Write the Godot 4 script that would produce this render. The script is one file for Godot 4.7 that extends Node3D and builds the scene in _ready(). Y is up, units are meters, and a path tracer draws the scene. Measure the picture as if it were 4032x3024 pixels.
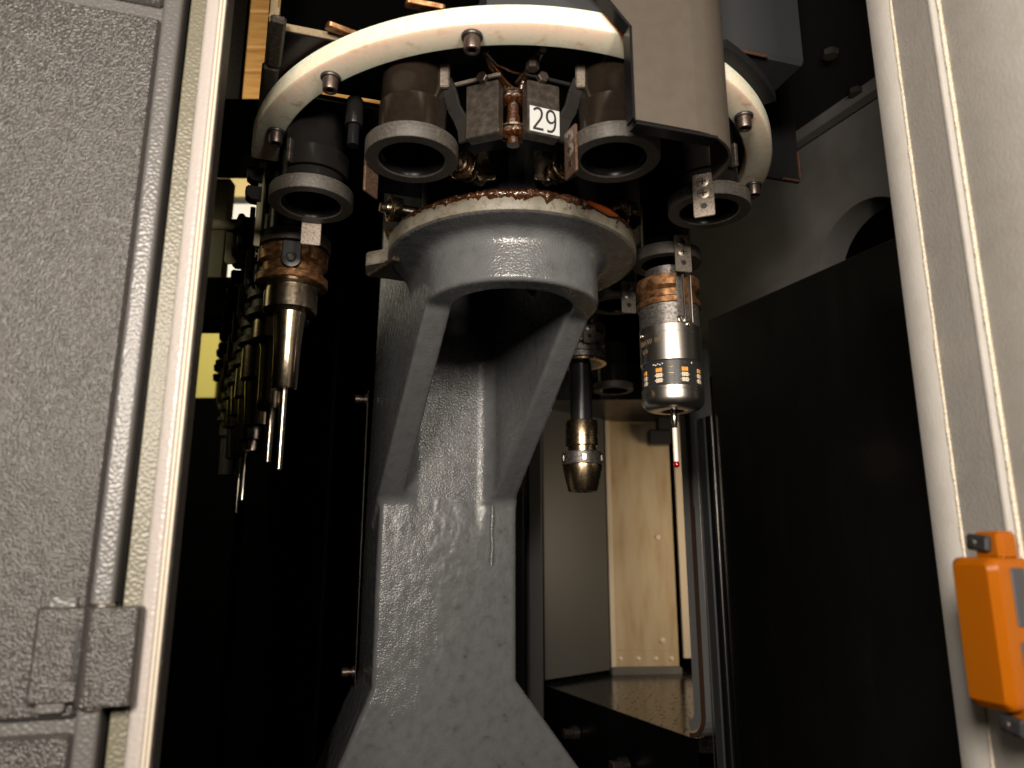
extends Node3D

const YAW := 0.29671          # the machine stands turned 17 degrees to the view
const EYE := 1.4
var M := {}

# ---------------------------------------------------------------- frames
func W(x: float, y: float, z: float) -> Vector3:          # metres: right, up from eye level, into the machine
	return Vector3(x, EYE + y, -z)
func mp(r: float, y: float, b: float) -> Vector3:         # machine axes: right, up, back; origin on the turret axis
	return Vector3(r * cos(YAW) - b * sin(YAW), EYE + y, -(0.74 + b * cos(YAW) + r * sin(YAW)))
func turned(o: Vector3, yaw := 0.0, pitch := 0.0, roll := 0.0) -> Transform3D:
	return Transform3D(Basis.from_euler(Vector3(pitch, yaw, roll)), o)
func along(a: Vector3, d: Vector3) -> Transform3D:        # local y laid along d
	var y := d.normalized()
	var h := Vector3.RIGHT if absf(y.x) < 0.9 else Vector3.BACK
	var z := h.cross(y).normalized()
	return Transform3D(Basis(y.cross(z), y, z), a)

# ---------------------------------------------------------------- scene tree
var taken := {}
func numbered(called: String) -> String:
	taken[called] = taken.get(called, -1) + 1
	return called if taken[called] == 0 else "%s_%03d" % [called, taken[called]]
func tag(o: Node3D, label: String, category: String, group := "", kind := "") -> Node3D:
	o.set_meta("label", label)
	if category: o.set_meta("category", category)
	if group: o.set_meta("group", group)
	if kind: o.set_meta("kind", kind)
	return o
func thing(called: String, label: String, category: String, at := Vector3.ZERO, yaw := 0.0, group := "", kind := "") -> Node3D:
	var o := Node3D.new()
	o.name = numbered(called)
	add_child(o)
	o.position = at
	o.rotation.y = yaw
	tag(o, label, category, group, kind)
	return o
func obj(called: String, s: Variant, m: Variant, parent: Node = self) -> MeshInstance3D:
	var o := MeshInstance3D.new()
	o.mesh = s.commit() if s is SurfaceTool else s
	if m: o.material_override = m
	o.name = numbered(called) if parent == self else called
	parent.add_child(o, true)
	return o

# ---------------------------------------------------------------- shapes
func st() -> SurfaceTool:
	var s := SurfaceTool.new()
	s.begin(Mesh.PRIMITIVE_TRIANGLES)
	return s
func tri(s: SurfaceTool, a: Vector3, b: Vector3, c: Vector3, na: Vector3, nb: Vector3, nc: Vector3) -> void:
	if (b - a).cross(c - a).dot(na + nb + nc) > 0.0:
		var t := b; b = c; c = t
		t = nb; nb = nc; nc = t
	s.set_normal(na); s.add_vertex(a)
	s.set_normal(nb); s.add_vertex(b)
	s.set_normal(nc); s.add_vertex(c)
func flat3(s: SurfaceTool, a: Vector3, b: Vector3, c: Vector3, out: Vector3) -> void:
	var n := (b - a).cross(c - a)
	if n.length_squared() < 1e-20: return
	n = n.normalized()
	if n.dot(out) < 0.0: n = -n
	tri(s, a, b, c, n, n, n)
func flat4(s: SurfaceTool, a: Vector3, b: Vector3, c: Vector3, d: Vector3, out: Vector3) -> void:
	flat3(s, a, b, c, out)
	flat3(s, a, c, d, out)
# box with chamfered edges, centred on xf
func box(s: SurfaceTool, xf: Transform3D, size: Vector3, bev := 0.001) -> SurfaceTool:
	var h := size / 2.0
	bev = minf(bev, minf(h.x, minf(h.y, h.z)) * 0.9)
	var v := {}
	for sx in [-1, 1]:
		for sy in [-1, 1]:
			for sz in [-1, 1]:
				var q := Vector3(sx * h.x, sy * h.y, sz * h.z)
				v[[sx, sy, sz, 0]] = xf * (q - Vector3(0, sy * bev, sz * bev))
				v[[sx, sy, sz, 1]] = xf * (q - Vector3(sx * bev, 0, sz * bev))
				v[[sx, sy, sz, 2]] = xf * (q - Vector3(sx * bev, sy * bev, 0))
				flat3(s, v[[sx, sy, sz, 0]], v[[sx, sy, sz, 1]], v[[sx, sy, sz, 2]], xf.basis * Vector3(sx, sy, sz))
	for k in [-1, 1]:
		flat4(s, v[[k, -1, -1, 0]], v[[k, 1, -1, 0]], v[[k, 1, 1, 0]], v[[k, -1, 1, 0]], xf.basis * Vector3(k, 0, 0))
		flat4(s, v[[-1, k, -1, 1]], v[[1, k, -1, 1]], v[[1, k, 1, 1]], v[[-1, k, 1, 1]], xf.basis * Vector3(0, k, 0))
		flat4(s, v[[-1, -1, k, 2]], v[[1, -1, k, 2]], v[[1, 1, k, 2]], v[[-1, 1, k, 2]], xf.basis * Vector3(0, 0, k))
		for j in [-1, 1]:
			flat4(s, v[[k, j, -1, 0]], v[[k, j, 1, 0]], v[[k, j, 1, 1]], v[[k, j, -1, 1]], xf.basis * Vector3(k, j, 0))
			flat4(s, v[[k, -1, j, 0]], v[[k, 1, j, 0]], v[[k, 1, j, 2]], v[[k, -1, j, 2]], xf.basis * Vector3(k, 0, j))
			flat4(s, v[[-1, k, j, 1]], v[[1, k, j, 1]], v[[1, k, j, 2]], v[[-1, k, j, 2]], xf.basis * Vector3(0, k, j))
	return s
# profile of (radius, height) turned round the local y axis, from angle a0 to a1
func lathe(s: SurfaceTool, xf: Transform3D, prof: Array, segs := 40, a0 := 0.0, a1 := TAU, soft := 38.0) -> SurfaceTool:
	var n := prof.size()
	var seg_n := []
	for i in n - 1:
		var d: Vector2 = prof[i + 1] - prof[i]
		seg_n.append(Vector2(-d.y, d.x).normalized() if d.length() > 1e-9 else Vector2.RIGHT)
	var limit := cos(deg_to_rad(soft))
	var part := a1 - a0 < TAU - 0.001
	for i in n - 1:
		var here: Vector2 = seg_n[i]
		var n0 := here
		var n1 := here
		if i > 0 and seg_n[i - 1].dot(here) > limit: n0 = (seg_n[i - 1] + here).normalized()
		if i < n - 2 and seg_n[i + 1].dot(here) > limit: n1 = (seg_n[i + 1] + here).normalized()
		var p0: Vector2 = prof[i]
		var p1: Vector2 = prof[i + 1]
		for k in segs:
			var t0 := a0 + (a1 - a0) * k / segs
			var t1 := a0 + (a1 - a0) * (k + 1) / segs
			var c0 := Vector3(sin(t0), 0, cos(t0))
			var c1 := Vector3(sin(t1), 0, cos(t1))
			var up := Vector3.UP
			var a := xf * (c0 * p0.x + up * p0.y)
			var b := xf * (c1 * p0.x + up * p0.y)
			var c := xf * (c1 * p1.x + up * p1.y)
			var d := xf * (c0 * p1.x + up * p1.y)
			var B := xf.basis
			var na := (B * (c0 * n0.x + up * n0.y)).normalized()
			var nb := (B * (c1 * n0.x + up * n0.y)).normalized()
			var nc := (B * (c1 * n1.x + up * n1.y)).normalized()
			var nd := (B * (c0 * n1.x + up * n1.y)).normalized()
			if p0.x > 1e-7: tri(s, a, b, c, na, nb, nc)
			if p1.x > 1e-7: tri(s, a, c, d, na, nc, nd)
	if part:
		for t in [a0, a1]:
			var poly := PackedVector2Array(prof)
			var ids := Geometry2D.triangulate_polygon(poly)
			var cdir := Vector3(sin(t), 0, cos(t))
			var out: Vector3 = xf.basis * (Vector3(cos(t), 0, -sin(t)) * (1.0 if t == a1 else -1.0))
			for j in range(0, ids.size(), 3):
				var q := []
				for m in 3: q.append(xf * (cdir * poly[ids[j + m]].x + Vector3.UP * poly[ids[j + m]].y))
				flat3(s, q[0], q[1], q[2], out)
	return s
# profile points run so that outside lies to the LEFT of travel seen as (radius right, height up): go DOWN the outside
func lathe_of(prof: Array, segs := 40, xf := Transform3D.IDENTITY) -> SurfaceTool:
	return lathe(st(), xf, prof, segs)
func rounded(pts: Array, rad: float, n := 5) -> Array:     # round the corners of a closed outline
	var res := []
	var c := pts.size()
	for i in c:
		var p: Vector2 = pts[i]
		var a: Vector2 = pts[(i + c - 1) % c]
		var b: Vector2 = pts[(i + 1) % c]
		var r := minf(rad, minf(p.distance_to(a), p.distance_to(b)) * 0.45)
		if r < 1e-6:
			res.append(p)
			continue
		var p0 := p + (a - p).normalized() * r
		var p1 := p + (b - p).normalized() * r
		for k in n + 1:
			var t := float(k) / n
			res.append(p0.lerp(p, t).lerp(p.lerp(p1, t), t))
	return res
# outline in local (x, z) raised along local y from y0 to y1, with a small chamfer
func prism(s: SurfaceTool, xf: Transform3D, outline: Array, y0: float, y1: float, bev := 0.0, soft := 40.0) -> SurfaceTool:
	var pts := PackedVector2Array(outline)
	if Geometry2D.is_polygon_clockwise(pts): pts.reverse()
	var n := pts.size()
	var en := []
	for i in n:
		var d := pts[(i + 1) % n] - pts[i]
		en.append(Vector2(d.y, -d.x).normalized())
	var limit := cos(deg_to_rad(soft))
	var inner := pts.duplicate()
	if bev > 0.0:
		for i in n:
			var e0: Vector2 = en[(i + n - 1) % n]
			var e1: Vector2 = en[i]
			var m := (e0 + e1)
			m = m / maxf(0.3, m.length_squared()) * 2.0
			inner[i] = pts[i] - m * bev
	var B := xf.basis
	for i in n:
		var j := (i + 1) % n
		var e: Vector2 = en[i]
		var m0: Vector2 = e
		var m1: Vector2 = e
		if en[(i + n - 1) % n].dot(e) > limit: m0 = (en[(i + n - 1) % n] + e).normalized()
		if en[j].dot(e) > limit: m1 = (en[j] + e).normalized()
		var n0 := (B * Vector3(m0.x, 0, m0.y)).normalized()
		var n1 := (B * Vector3(m1.x, 0, m1.y)).normalized()
		var a := xf * Vector3(pts[i].x, y0 + bev, pts[i].y)
		var b := xf * Vector3(pts[j].x, y0 + bev, pts[j].y)
		var c := xf * Vector3(pts[j].x, y1 - bev, pts[j].y)
		var d := xf * Vector3(pts[i].x, y1 - bev, pts[i].y)
		tri(s, a, b, c, n0, n1, n1)
		tri(s, a, c, d, n0, n1, n0)
		if bev > 0.0:
			for k in [[a, b, y0, -1.0], [d, c, y1, 1.0]]:
				var u := xf * Vector3(inner[i].x, k[2], inner[i].y)
				var v := xf * Vector3(inner[j].x, k[2], inner[j].y)
				flat4(s, k[0], k[1], v, u, B * Vector3(e.x, k[3], e.y))
	var ids := Geometry2D.triangulate_polygon(inner)
	for j in range(0, ids.size(), 3):
		for k in [[y0, -1.0], [y1, 1.0]]:
			flat3(s, xf * Vector3(inner[ids[j]].x, k[0], inner[ids[j]].y), xf * Vector3(inner[ids[j + 1]].x, k[0], inner[ids[j + 1]].y), xf * Vector3(inner[ids[j + 2]].x, k[0], inner[ids[j + 2]].y), B * Vector3(0, k[1], 0))
	return s
# rounded plate standing upright: width along local x, height along y, thickness along z, front face at z = +t/2
func plate(s: SurfaceTool, xf: Transform3D, w: float, h: float, t: float, rad: float, bev := 0.0005) -> SurfaceTool:
	var o := rounded([Vector2(-w / 2, -h / 2), Vector2(w / 2, -h / 2), Vector2(w / 2, h / 2), Vector2(-w / 2, h / 2)], rad)
	return prism(s, xf * Transform3D(Basis(Vector3.RIGHT, Vector3.BACK, Vector3.DOWN), Vector3.ZERO), o.map(func(p): return Vector2(p.x, -p.y)), -t / 2, t / 2, bev)
func tube(s: SurfaceTool, path: Array, rad: Variant, segs := 10) -> SurfaceTool:
	var rings := []
	for i in path.size():
		var d: Vector3 = (path[mini(i + 1, path.size() - 1)] - path[maxi(i - 1, 0)]).normalized()
		var f := along(path[i], d)
		var r: float = rad[i] if rad is Array else rad
		var ring := []
		for k in segs:
			var a := TAU * k / segs
			var n := f.basis.x * cos(a) + f.basis.z * sin(a)
			ring.append([path[i] + n * r, n])
		rings.append(ring)
	for i in path.size() - 1:
		for k in segs:
			var a: Array = rings[i][k]
			var b: Array = rings[i][(k + 1) % segs]
			var c: Array = rings[i + 1][(k + 1) % segs]
			var d: Array = rings[i + 1][k]
			tri(s, a[0], b[0], c[0], a[1], b[1], c[1])
			tri(s, a[0], c[0], d[0], a[1], c[1], d[1])
	for e in [0, path.size() - 1]:
		var out: Vector3 = (path[0] - path[1]) if e == 0 else (path[e] - path[e - 1])
		for k in segs:
			flat3(s, path[e], rings[e][k][0], rings[e][(k + 1) % segs][0], out)
	return s
# closed polygon in (radius, height) for a ring of rectangular section with eased corners; outside first going down
func ring_section(r0: float, r1: float, y0: float, y1: float, e: float) -> Array:
	return [Vector2(r0 + e, y1), Vector2(r1 - e, y1), Vector2(r1, y1 - e), Vector2(r1, y0 + e), Vector2(r1 - e, y0), Vector2(r0 + e, y0), Vector2(r0, y0 + e), Vector2(r0, y1 - e), Vector2(r0 + e, y1)]
func letter(txt: String, h: float, depth := 0.0004, wide := 1.0, fontname := "Droid Sans") -> ArrayMesh:
	var t := TextMesh.new()
	var f := SystemFont.new()
	f.font_names = PackedStringArray([fontname])
	f.font_weight = 500
	t.font = f
	t.text = txt
	t.font_size = 64
	t.pixel_size = h / 46.0
	t.depth = depth
	t.curve_step = 1.0
	var s := st()
	s.append_from(t, 0, Transform3D(Basis.from_scale(Vector3(wide, 1, 1)), Vector3.ZERO))
	return s.commit()

# ---------------------------------------------------------------- materials
func noise(kind: int, freq: float, octaves: int, sd: int) -> FastNoiseLite:
	var n := FastNoiseLite.new()
	n.noise_type = kind
	n.frequency = freq
	n.fractal_octaves = octaves
	n.seed = sd
	return n
func ntex(freq: float, octaves: int, sd: int, ramp: Array = [], size := 512, kind := FastNoiseLite.TYPE_SIMPLEX_SMOOTH) -> NoiseTexture2D:
	var t := NoiseTexture2D.new()
	t.width = size
	t.height = size
	t.seamless = true
	t.seamless_blend_skirt = 0.04
	t.noise = noise(kind, freq, octaves, sd)
	if ramp:
		var g := Gradient.new()
		var offs := PackedFloat32Array()
		var cols := PackedColorArray()
		for k in ramp:
			offs.append(k[0])
			cols.append(k[1])
		g.offsets = offs
		g.colors = cols
		t.color_ramp = g
	return t
func lin(r: float, g: float, b: float) -> Color:
	return Color(r, g, b).linear_to_srgb()
func mat(called: String, c: Color, rough: float, metal := 0.0) -> StandardMaterial3D:
	var m := StandardMaterial3D.new()
	m.resource_name = called
	m.albedo_color = c
	m.roughness = rough
	m.metallic = metal
	M[called] = m
	return m
func tri_map(m: StandardMaterial3D, period: float) -> void:
	m.uv1_triplanar = true
	m.uv1_scale = Vector3.ONE / period
func bump(m: StandardMaterial3D, t: Texture2D, cm: float) -> void:
	m.heightmap_enabled = true
	m.heightmap_texture = t
	m.heightmap_scale = cm

func materials() -> void:
	var G := Color(1, 1, 1)
	var peel := ntex(0.045, 2, 3, [], 1024)
	var fine := ntex(0.11, 2, 4)
	var rough_spots := ntex(0.02, 4, 5, [[0.0, Color(0.65, 0.65, 0.65)], [0.5, Color(0.9, 0.9, 0.9)], [1.0, G]])
	var m := mat("cast_paint", G, 0.31)
	m.albedo_texture = ntex(0.012, 4, 11, [[0.0, lin(0.05, 0.043, 0.036)], [0.1, lin(0.085, 0.083, 0.08)], [0.25, lin(0.1, 0.103, 0.108)], [0.5, lin(0.110, 0.114, 0.120)], [1.0, lin(0.119, 0.123, 0.129)]])
	m.roughness_texture = rough_spots
	tri_map(m, 0.15); bump(m, peel, 0.04)
	var cp := m
	m = mat("cast_smooth", G, 0.33)
	m.albedo_texture = cp.albedo_texture
	m.roughness_texture = rough_spots
	tri_map(m, 0.15); bump(m, ntex(0.02, 2, 48, [], 1024), 0.012)
	m = mat("rim_paint", G, 0.4)
	m.albedo_texture = ntex(0.012, 5, 12, [[0.0, lin(0.05, 0.026, 0.012)], [0.22, lin(0.1, 0.075, 0.045)], [0.4, lin(0.15, 0.135, 0.105)], [1.0, lin(0.17, 0.167, 0.15)]])
	tri_map(m, 0.06); bump(m, peel, 0.03)
	m = mat("door_paint", G, 0.31)
	m.albedo_texture = ntex(0.02, 3, 13, [[0.0, lin(0.036, 0.033, 0.0315)], [1.0, lin(0.043, 0.0393, 0.0375)]])
	tri_map(m, 0.7); bump(m, ntex(0.25, 1, 14, [], 2048), 0.06)
	m.uv1_offset = Vector3(0.643, -0.0714, 0.2)
	m.clearcoat_enabled = true; m.clearcoat = 0.0; m.clearcoat_roughness = 0.2
	m = mat("door_plain", lin(0.085, 0.081, 0.08), 0.36)
	tri_map(m, 0.1); bump(m, ntex(0.04, 1, 15, [], 1024), 0.025)
	m = mat("frame_white", lin(0.33, 0.3, 0.285), 0.34)
	tri_map(m, 0.05); bump(m, ntex(0.03, 1, 16), 0.025)
	m = mat("frame_yellow_sheen", lin(0.115, 0.105, 0.075), 0.42)  # olive tint stands for yellow light reflected in the frame strip
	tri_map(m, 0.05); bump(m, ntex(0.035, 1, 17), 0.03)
	m = mat("seal", lin(0.46, 0.41, 0.34), 0.5)
	tri_map(m, 0.05); bump(m, ntex(0.03, 2, 18), 0.02)
	m = mat("jamb_white", G, 0.4)
	m.albedo_texture = ntex(0.008, 4, 19, [[0.0, lin(0.65, 0.61, 0.565)], [0.5, lin(0.7, 0.67, 0.635)], [1.0, lin(0.72, 0.69, 0.655)]])
	tri_map(m, 0.12); bump(m, ntex(0.06, 1, 20), 0.008)
	m = mat("sealant", G, 0.45)
	m.albedo_texture = ntex(0.03, 3, 21, [[0.0, lin(0.52, 0.38, 0.23)], [0.35, lin(0.68, 0.6, 0.48)], [1.0, lin(0.72, 0.68, 0.6)]])
	tri_map(m, 0.04); bump(m, ntex(0.04, 2, 22), 0.06)
	m = mat("nylon", G, 0.33)
	m.albedo_texture = ntex(0.012, 5, 50, [[0.0, lin(0.42, 0.29, 0.15)], [0.12, lin(0.68, 0.57, 0.42)], [0.3, lin(0.79, 0.71, 0.57)], [1.0, lin(0.81, 0.73, 0.59)]])
	m.roughness_texture = rough_spots
	tri_map(m, 0.13)
	m.subsurf_scatter_enabled = true; m.subsurf_scatter_strength = 0.6
	m = mat("black_paint", lin(0.012, 0.012, 0.013), 0.42)
	m.metallic_specular = 0.25
	tri_map(m, 0.06); bump(m, fine, 0.01)
	m = mat("black_gloss", lin(0.008, 0.008, 0.009), 0.22)
	m.metallic_specular = 0.25
	tri_map(m, 0.2); m.roughness_texture = rough_spots
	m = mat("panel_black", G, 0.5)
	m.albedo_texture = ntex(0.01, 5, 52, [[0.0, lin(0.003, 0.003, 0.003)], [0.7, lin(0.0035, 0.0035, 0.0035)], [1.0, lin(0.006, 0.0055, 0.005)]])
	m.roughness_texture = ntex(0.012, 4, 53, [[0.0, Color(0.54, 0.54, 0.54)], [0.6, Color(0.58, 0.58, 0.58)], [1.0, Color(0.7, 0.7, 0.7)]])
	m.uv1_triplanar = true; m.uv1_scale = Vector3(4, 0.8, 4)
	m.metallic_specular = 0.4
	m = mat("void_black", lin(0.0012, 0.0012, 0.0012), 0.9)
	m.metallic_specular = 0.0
	m = mat("brown_plate", G, 0.5)
	m.albedo_texture = ntex(0.02, 5, 23, [[0.0, lin(0.01, 0.008, 0.006)], [0.6, lin(0.022, 0.016, 0.011)], [0.75, lin(0.06, 0.042, 0.028)], [1.0, lin(0.1, 0.07, 0.045)]])
	tri_map(m, 0.05); bump(m, fine, 0.02)
	m = mat("edge_tan", G, 0.5)  # tan carries warm light on the housing edges; a greasy plate edge shares it
	m.albedo_texture = ntex(0.03, 3, 24, [[0.0, lin(0.16, 0.12, 0.07)], [1.0, lin(0.26, 0.21, 0.13)]])
	tri_map(m, 0.04)
	m = mat("cover_warm_sheen", G, 0.4)  # dark paint with a warm reflection put into its taupe colour
	m.albedo_texture = ntex(0.01, 4, 25, [[0.0, lin(0.066, 0.055, 0.044)], [1.0, lin(0.077, 0.064, 0.052)]])
	tri_map(m, 0.09); bump(m, fine, 0.004)
	m = mat("grey_plate", lin(0.035, 0.037, 0.041), 0.5)
	tri_map(m, 0.06); bump(m, peel, 0.008)
	m = mat("inner_grey", lin(0.05, 0.051, 0.052), 0.5)
	tri_map(m, 0.2); bump(m, fine, 0.01)
	m = mat("frame_grey", lin(0.19, 0.195, 0.2), 0.45)
	m = mat("grey_wall", G, 0.55)
	m.albedo_texture = ntex(0.006, 4, 26, [[0.0, lin(0.075, 0.07, 0.068)], [1.0, lin(0.105, 0.1, 0.097)]])
	tri_map(m, 0.3)
	m = mat("rust", G, 0.75)
	m.albedo_texture = ntex(0.03, 5, 27, [[0.0, lin(0.02, 0.009, 0.005)], [0.5, lin(0.07, 0.027, 0.012)], [1.0, lin(0.13, 0.05, 0.02)]])
	tri_map(m, 0.04); bump(m, fine, 0.05)
	m = mat("pot_black", G, 0.22, 0.25)
	m.albedo_texture = ntex(0.02, 5, 28, [[0.0, lin(0.022, 0.015, 0.010)], [1.0, lin(0.012, 0.0095, 0.008)]])
	m.roughness_texture = rough_spots
	tri_map(m, 0.07)
	m = mat("pot_dark", lin(0.009, 0.0083, 0.008), 0.28, 0.1)
	m.metallic_specular = 0.25
	tri_map(m, 0.05); m.roughness_texture = rough_spots
	m = mat("collar_rubber", G, 0.55)
	m.albedo_texture = ntex(0.035, 5, 29, [[0.0, lin(0.012, 0.010, 0.008)], [0.42, lin(0.042, 0.037, 0.032)], [0.65, lin(0.05, 0.044, 0.038)], [0.8, lin(0.085, 0.07, 0.052)], [1.0, lin(0.12, 0.1, 0.07)]])
	tri_map(m, 0.05); bump(m, fine, 0.02)
	m = mat("bore", lin(0.01, 0.01, 0.01), 0.3, 0.3)
	m.metallic_specular = 0.25
	m = mat("bolt_steel", G, 0.38, 0.85)
	m.albedo_texture = ntex(0.03, 4, 30, [[0.0, lin(0.07, 0.048, 0.038)], [0.5, lin(0.13, 0.1, 0.088)], [1.0, lin(0.17, 0.135, 0.12)]])
	tri_map(m, 0.02)
	m = mat("steel", G, 0.28, 1.0)
	m.albedo_texture = ntex(0.02, 5, 31, [[0.0, lin(0.36, 0.31, 0.26)], [0.5, lin(0.5, 0.45, 0.39)], [1.0, lin(0.56, 0.51, 0.45)]])
	m.roughness_texture = rough_spots
	tri_map(m, 0.05)
	m = mat("strap_steel", G, 0.4, 0.7)
	m.albedo_texture = ntex(0.02, 5, 32, [[0.0, lin(0.14, 0.1, 0.075)], [0.5, lin(0.3, 0.26, 0.22)], [1.0, lin(0.34, 0.3, 0.26)]])
	tri_map(m, 0.03)
	m = mat("strap_rust", G, 0.4, 0.6)
	m.albedo_texture = ntex(0.02, 5, 49, [[0.0, lin(0.05, 0.024, 0.013)], [0.5, lin(0.14, 0.08, 0.055)], [1.0, lin(0.24, 0.17, 0.13)]])
	tri_map(m, 0.03)
	m = mat("link_steel", G, 0.36, 0.6)
	m.albedo_texture = ntex(0.014, 5, 33, [[0.0, lin(0.03, 0.025, 0.02)], [0.6, lin(0.075, 0.064, 0.055)], [1.0, lin(0.14, 0.12, 0.105)]])
	tri_map(m, 0.05); bump(m, fine, 0.01)
	m = mat("satin_steel", G, 0.3, 1.0)
	m.albedo_texture = ntex(0.02, 4, 34, [[0.0, lin(0.55, 0.51, 0.46)], [1.0, lin(0.64, 0.6, 0.55)]])
	tri_map(m, 0.08); bump(m, ntex(0.15, 1, 35), 0.002)
	m = mat("dull_steel", G, 0.42, 0.8)
	m.albedo_texture = ntex(0.025, 5, 36, [[0.0, lin(0.06, 0.035, 0.02)], [0.42, lin(0.13, 0.12, 0.11)], [0.6, lin(0.2, 0.19, 0.185)], [1.0, lin(0.3, 0.29, 0.28)]])
	tri_map(m, 0.05); bump(m, fine, 0.015)
	m = mat("copper_rust", G, 0.42, 0.75)
	m.albedo_texture = ntex(0.014, 4, 37, [[0.0, lin(0.05, 0.022, 0.01)], [0.4, lin(0.16, 0.075, 0.033)], [0.6, lin(0.3, 0.15, 0.065)], [1.0, lin(0.46, 0.28, 0.14)]])
	m.roughness_texture = rough_spots
	tri_map(m, 0.07); bump(m, fine, 0.003)
	m = mat("brass", G, 0.3, 1.0)
	m.albedo_texture = ntex(0.02, 5, 38, [[0.0, lin(0.3, 0.19, 0.1)], [0.5, lin(0.47, 0.36, 0.23)], [1.0, lin(0.55, 0.45, 0.31)]])
	m.roughness_texture = rough_spots
	tri_map(m, 0.05)
	m = mat("brown_steel", G, 0.28, 1.0)
	m.albedo_texture = ntex(0.018, 5, 39, [[0.0, lin(0.3, 0.22, 0.14)], [0.5, lin(0.47, 0.39, 0.29)], [1.0, lin(0.55, 0.47, 0.37)]])
	m.roughness_texture = rough_spots
	tri_map(m, 0.05)
	m = mat("grease", G, 0.14)
	m.albedo_texture = ntex(0.02, 4, 40, [[0.0, lin(0.01, 0.004, 0.002)], [0.5, lin(0.04, 0.013, 0.004)], [1.0, lin(0.16, 0.06, 0.015)]])
	tri_map(m, 0.03); bump(m, ntex(0.05, 3, 41), 0.06)
	m.clearcoat_enabled = true; m.clearcoat = 1.0; m.clearcoat_roughness = 0.06
	m = mat("grease_orange", lin(0.24, 0.048, 0.007), 0.14)
	tri_map(m, 0.03); bump(m, ntex(0.04, 2, 42), 0.05)
	m = mat("label_white", lin(0.42, 0.43, 0.43), 0.4)
	m = mat("ink", lin(0.012, 0.012, 0.014), 0.5)
	m = mat("etched", lin(0.12, 0.075, 0.035), 0.6)
	m = mat("ceramic", lin(0.8, 0.74, 0.64), 0.25)
	m = mat("ruby", lin(0.3, 0.004, 0.008), 0.06)
	m.clearcoat_enabled = true; m.clearcoat = 1.0; m.clearcoat_roughness = 0.03
	m = mat("chip_amber", lin(0.8, 0.36, 0.05), 0.4)
	m = mat("chip_pale", lin(0.78, 0.68, 0.52), 0.4)
	m = mat("chip_gold", lin(0.6, 0.42, 0.18), 0.3, 0.8)
	m = mat("board", lin(0.005, 0.0055, 0.006), 0.4)
	m = mat("window_glass", Color(0.9, 0.92, 0.95, 0.02), 0.04)
	m.transparency = BaseMaterial3D.TRANSPARENCY_ALPHA
	m = mat("orange_plastic", lin(0.24, 0.066, 0.002), 0.12)
	m.subsurf_scatter_enabled = true; m.subsurf_scatter_strength = 0.3
	m = mat("clip_black", lin(0.02, 0.02, 0.022), 0.35)
	m = mat("dark_screw", lin(0.05, 0.045, 0.04), 0.4, 0.6)
	m = mat("cream_panel", G, 0.5)
	m.albedo_texture = ntex(0.01, 5, 43, [[0.0, lin(0.3, 0.2, 0.1)], [0.25, lin(0.36, 0.265, 0.155)], [0.6, lin(0.4, 0.315, 0.2)], [1.0, lin(0.42, 0.34, 0.23)]])
	m.uv1_triplanar = true; m.uv1_scale = Vector3(5, 0.9, 5)
	m = mat("cream_clean", lin(0.55, 0.47, 0.37), 0.45)
	m = mat("oily_floor", G, 0.12)
	m.albedo_texture = ntex(0.025, 5, 44, [[0.0, lin(0.004, 0.0035, 0.003)], [0.5, lin(0.01, 0.0085, 0.007)], [1.0, lin(0.025, 0.02, 0.016)]])
	m.roughness_texture = ntex(0.03, 5, 45, [[0.0, Color(0.9, 0.9, 0.9)], [0.2, Color(0.8, 0.8, 0.8)], [0.25, Color(0.14, 0.14, 0.14)], [1.0, Color(0.22, 0.22, 0.22)]])
	m.roughness = 1.0
	tri_map(m, 0.25); bump(m, ntex(0.02, 3, 46), 0.02)
	m = mat("wall_white", lin(0.75, 0.75, 0.78), 0.6)
	m = mat("wall_cream", lin(0.6, 0.48, 0.24), 0.6)
	m = mat("wall_olive", lin(0.42, 0.37, 0.08), 0.6)
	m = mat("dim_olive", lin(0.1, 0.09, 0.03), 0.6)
	m = mat("finger", lin(0.012, 0.011, 0.01), 0.5)
	m.metallic_specular = 0.25
	m = mat("strip_yellow_lit", lin(0.3, 0.27, 0.16), 0.45)  # tint stands for yellow light from the left on the chain strips
	m = mat("bracket_olive", lin(0.26, 0.23, 0.13), 0.45, 0.2)
	m = mat("pine", G, 0.6)
	m.albedo_texture = ntex(0.012, 4, 47, [[0.0, lin(0.35, 0.16, 0.045)], [0.5, lin(0.55, 0.29, 0.09)], [1.0, lin(0.62, 0.38, 0.14)]])
	m.uv1_triplanar = true; m.uv1_scale = Vector3(1.2, 14, 1.2)
	m = mat("drill_black", lin(0.03, 0.031, 0.033), 0.3, 0.5)

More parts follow.
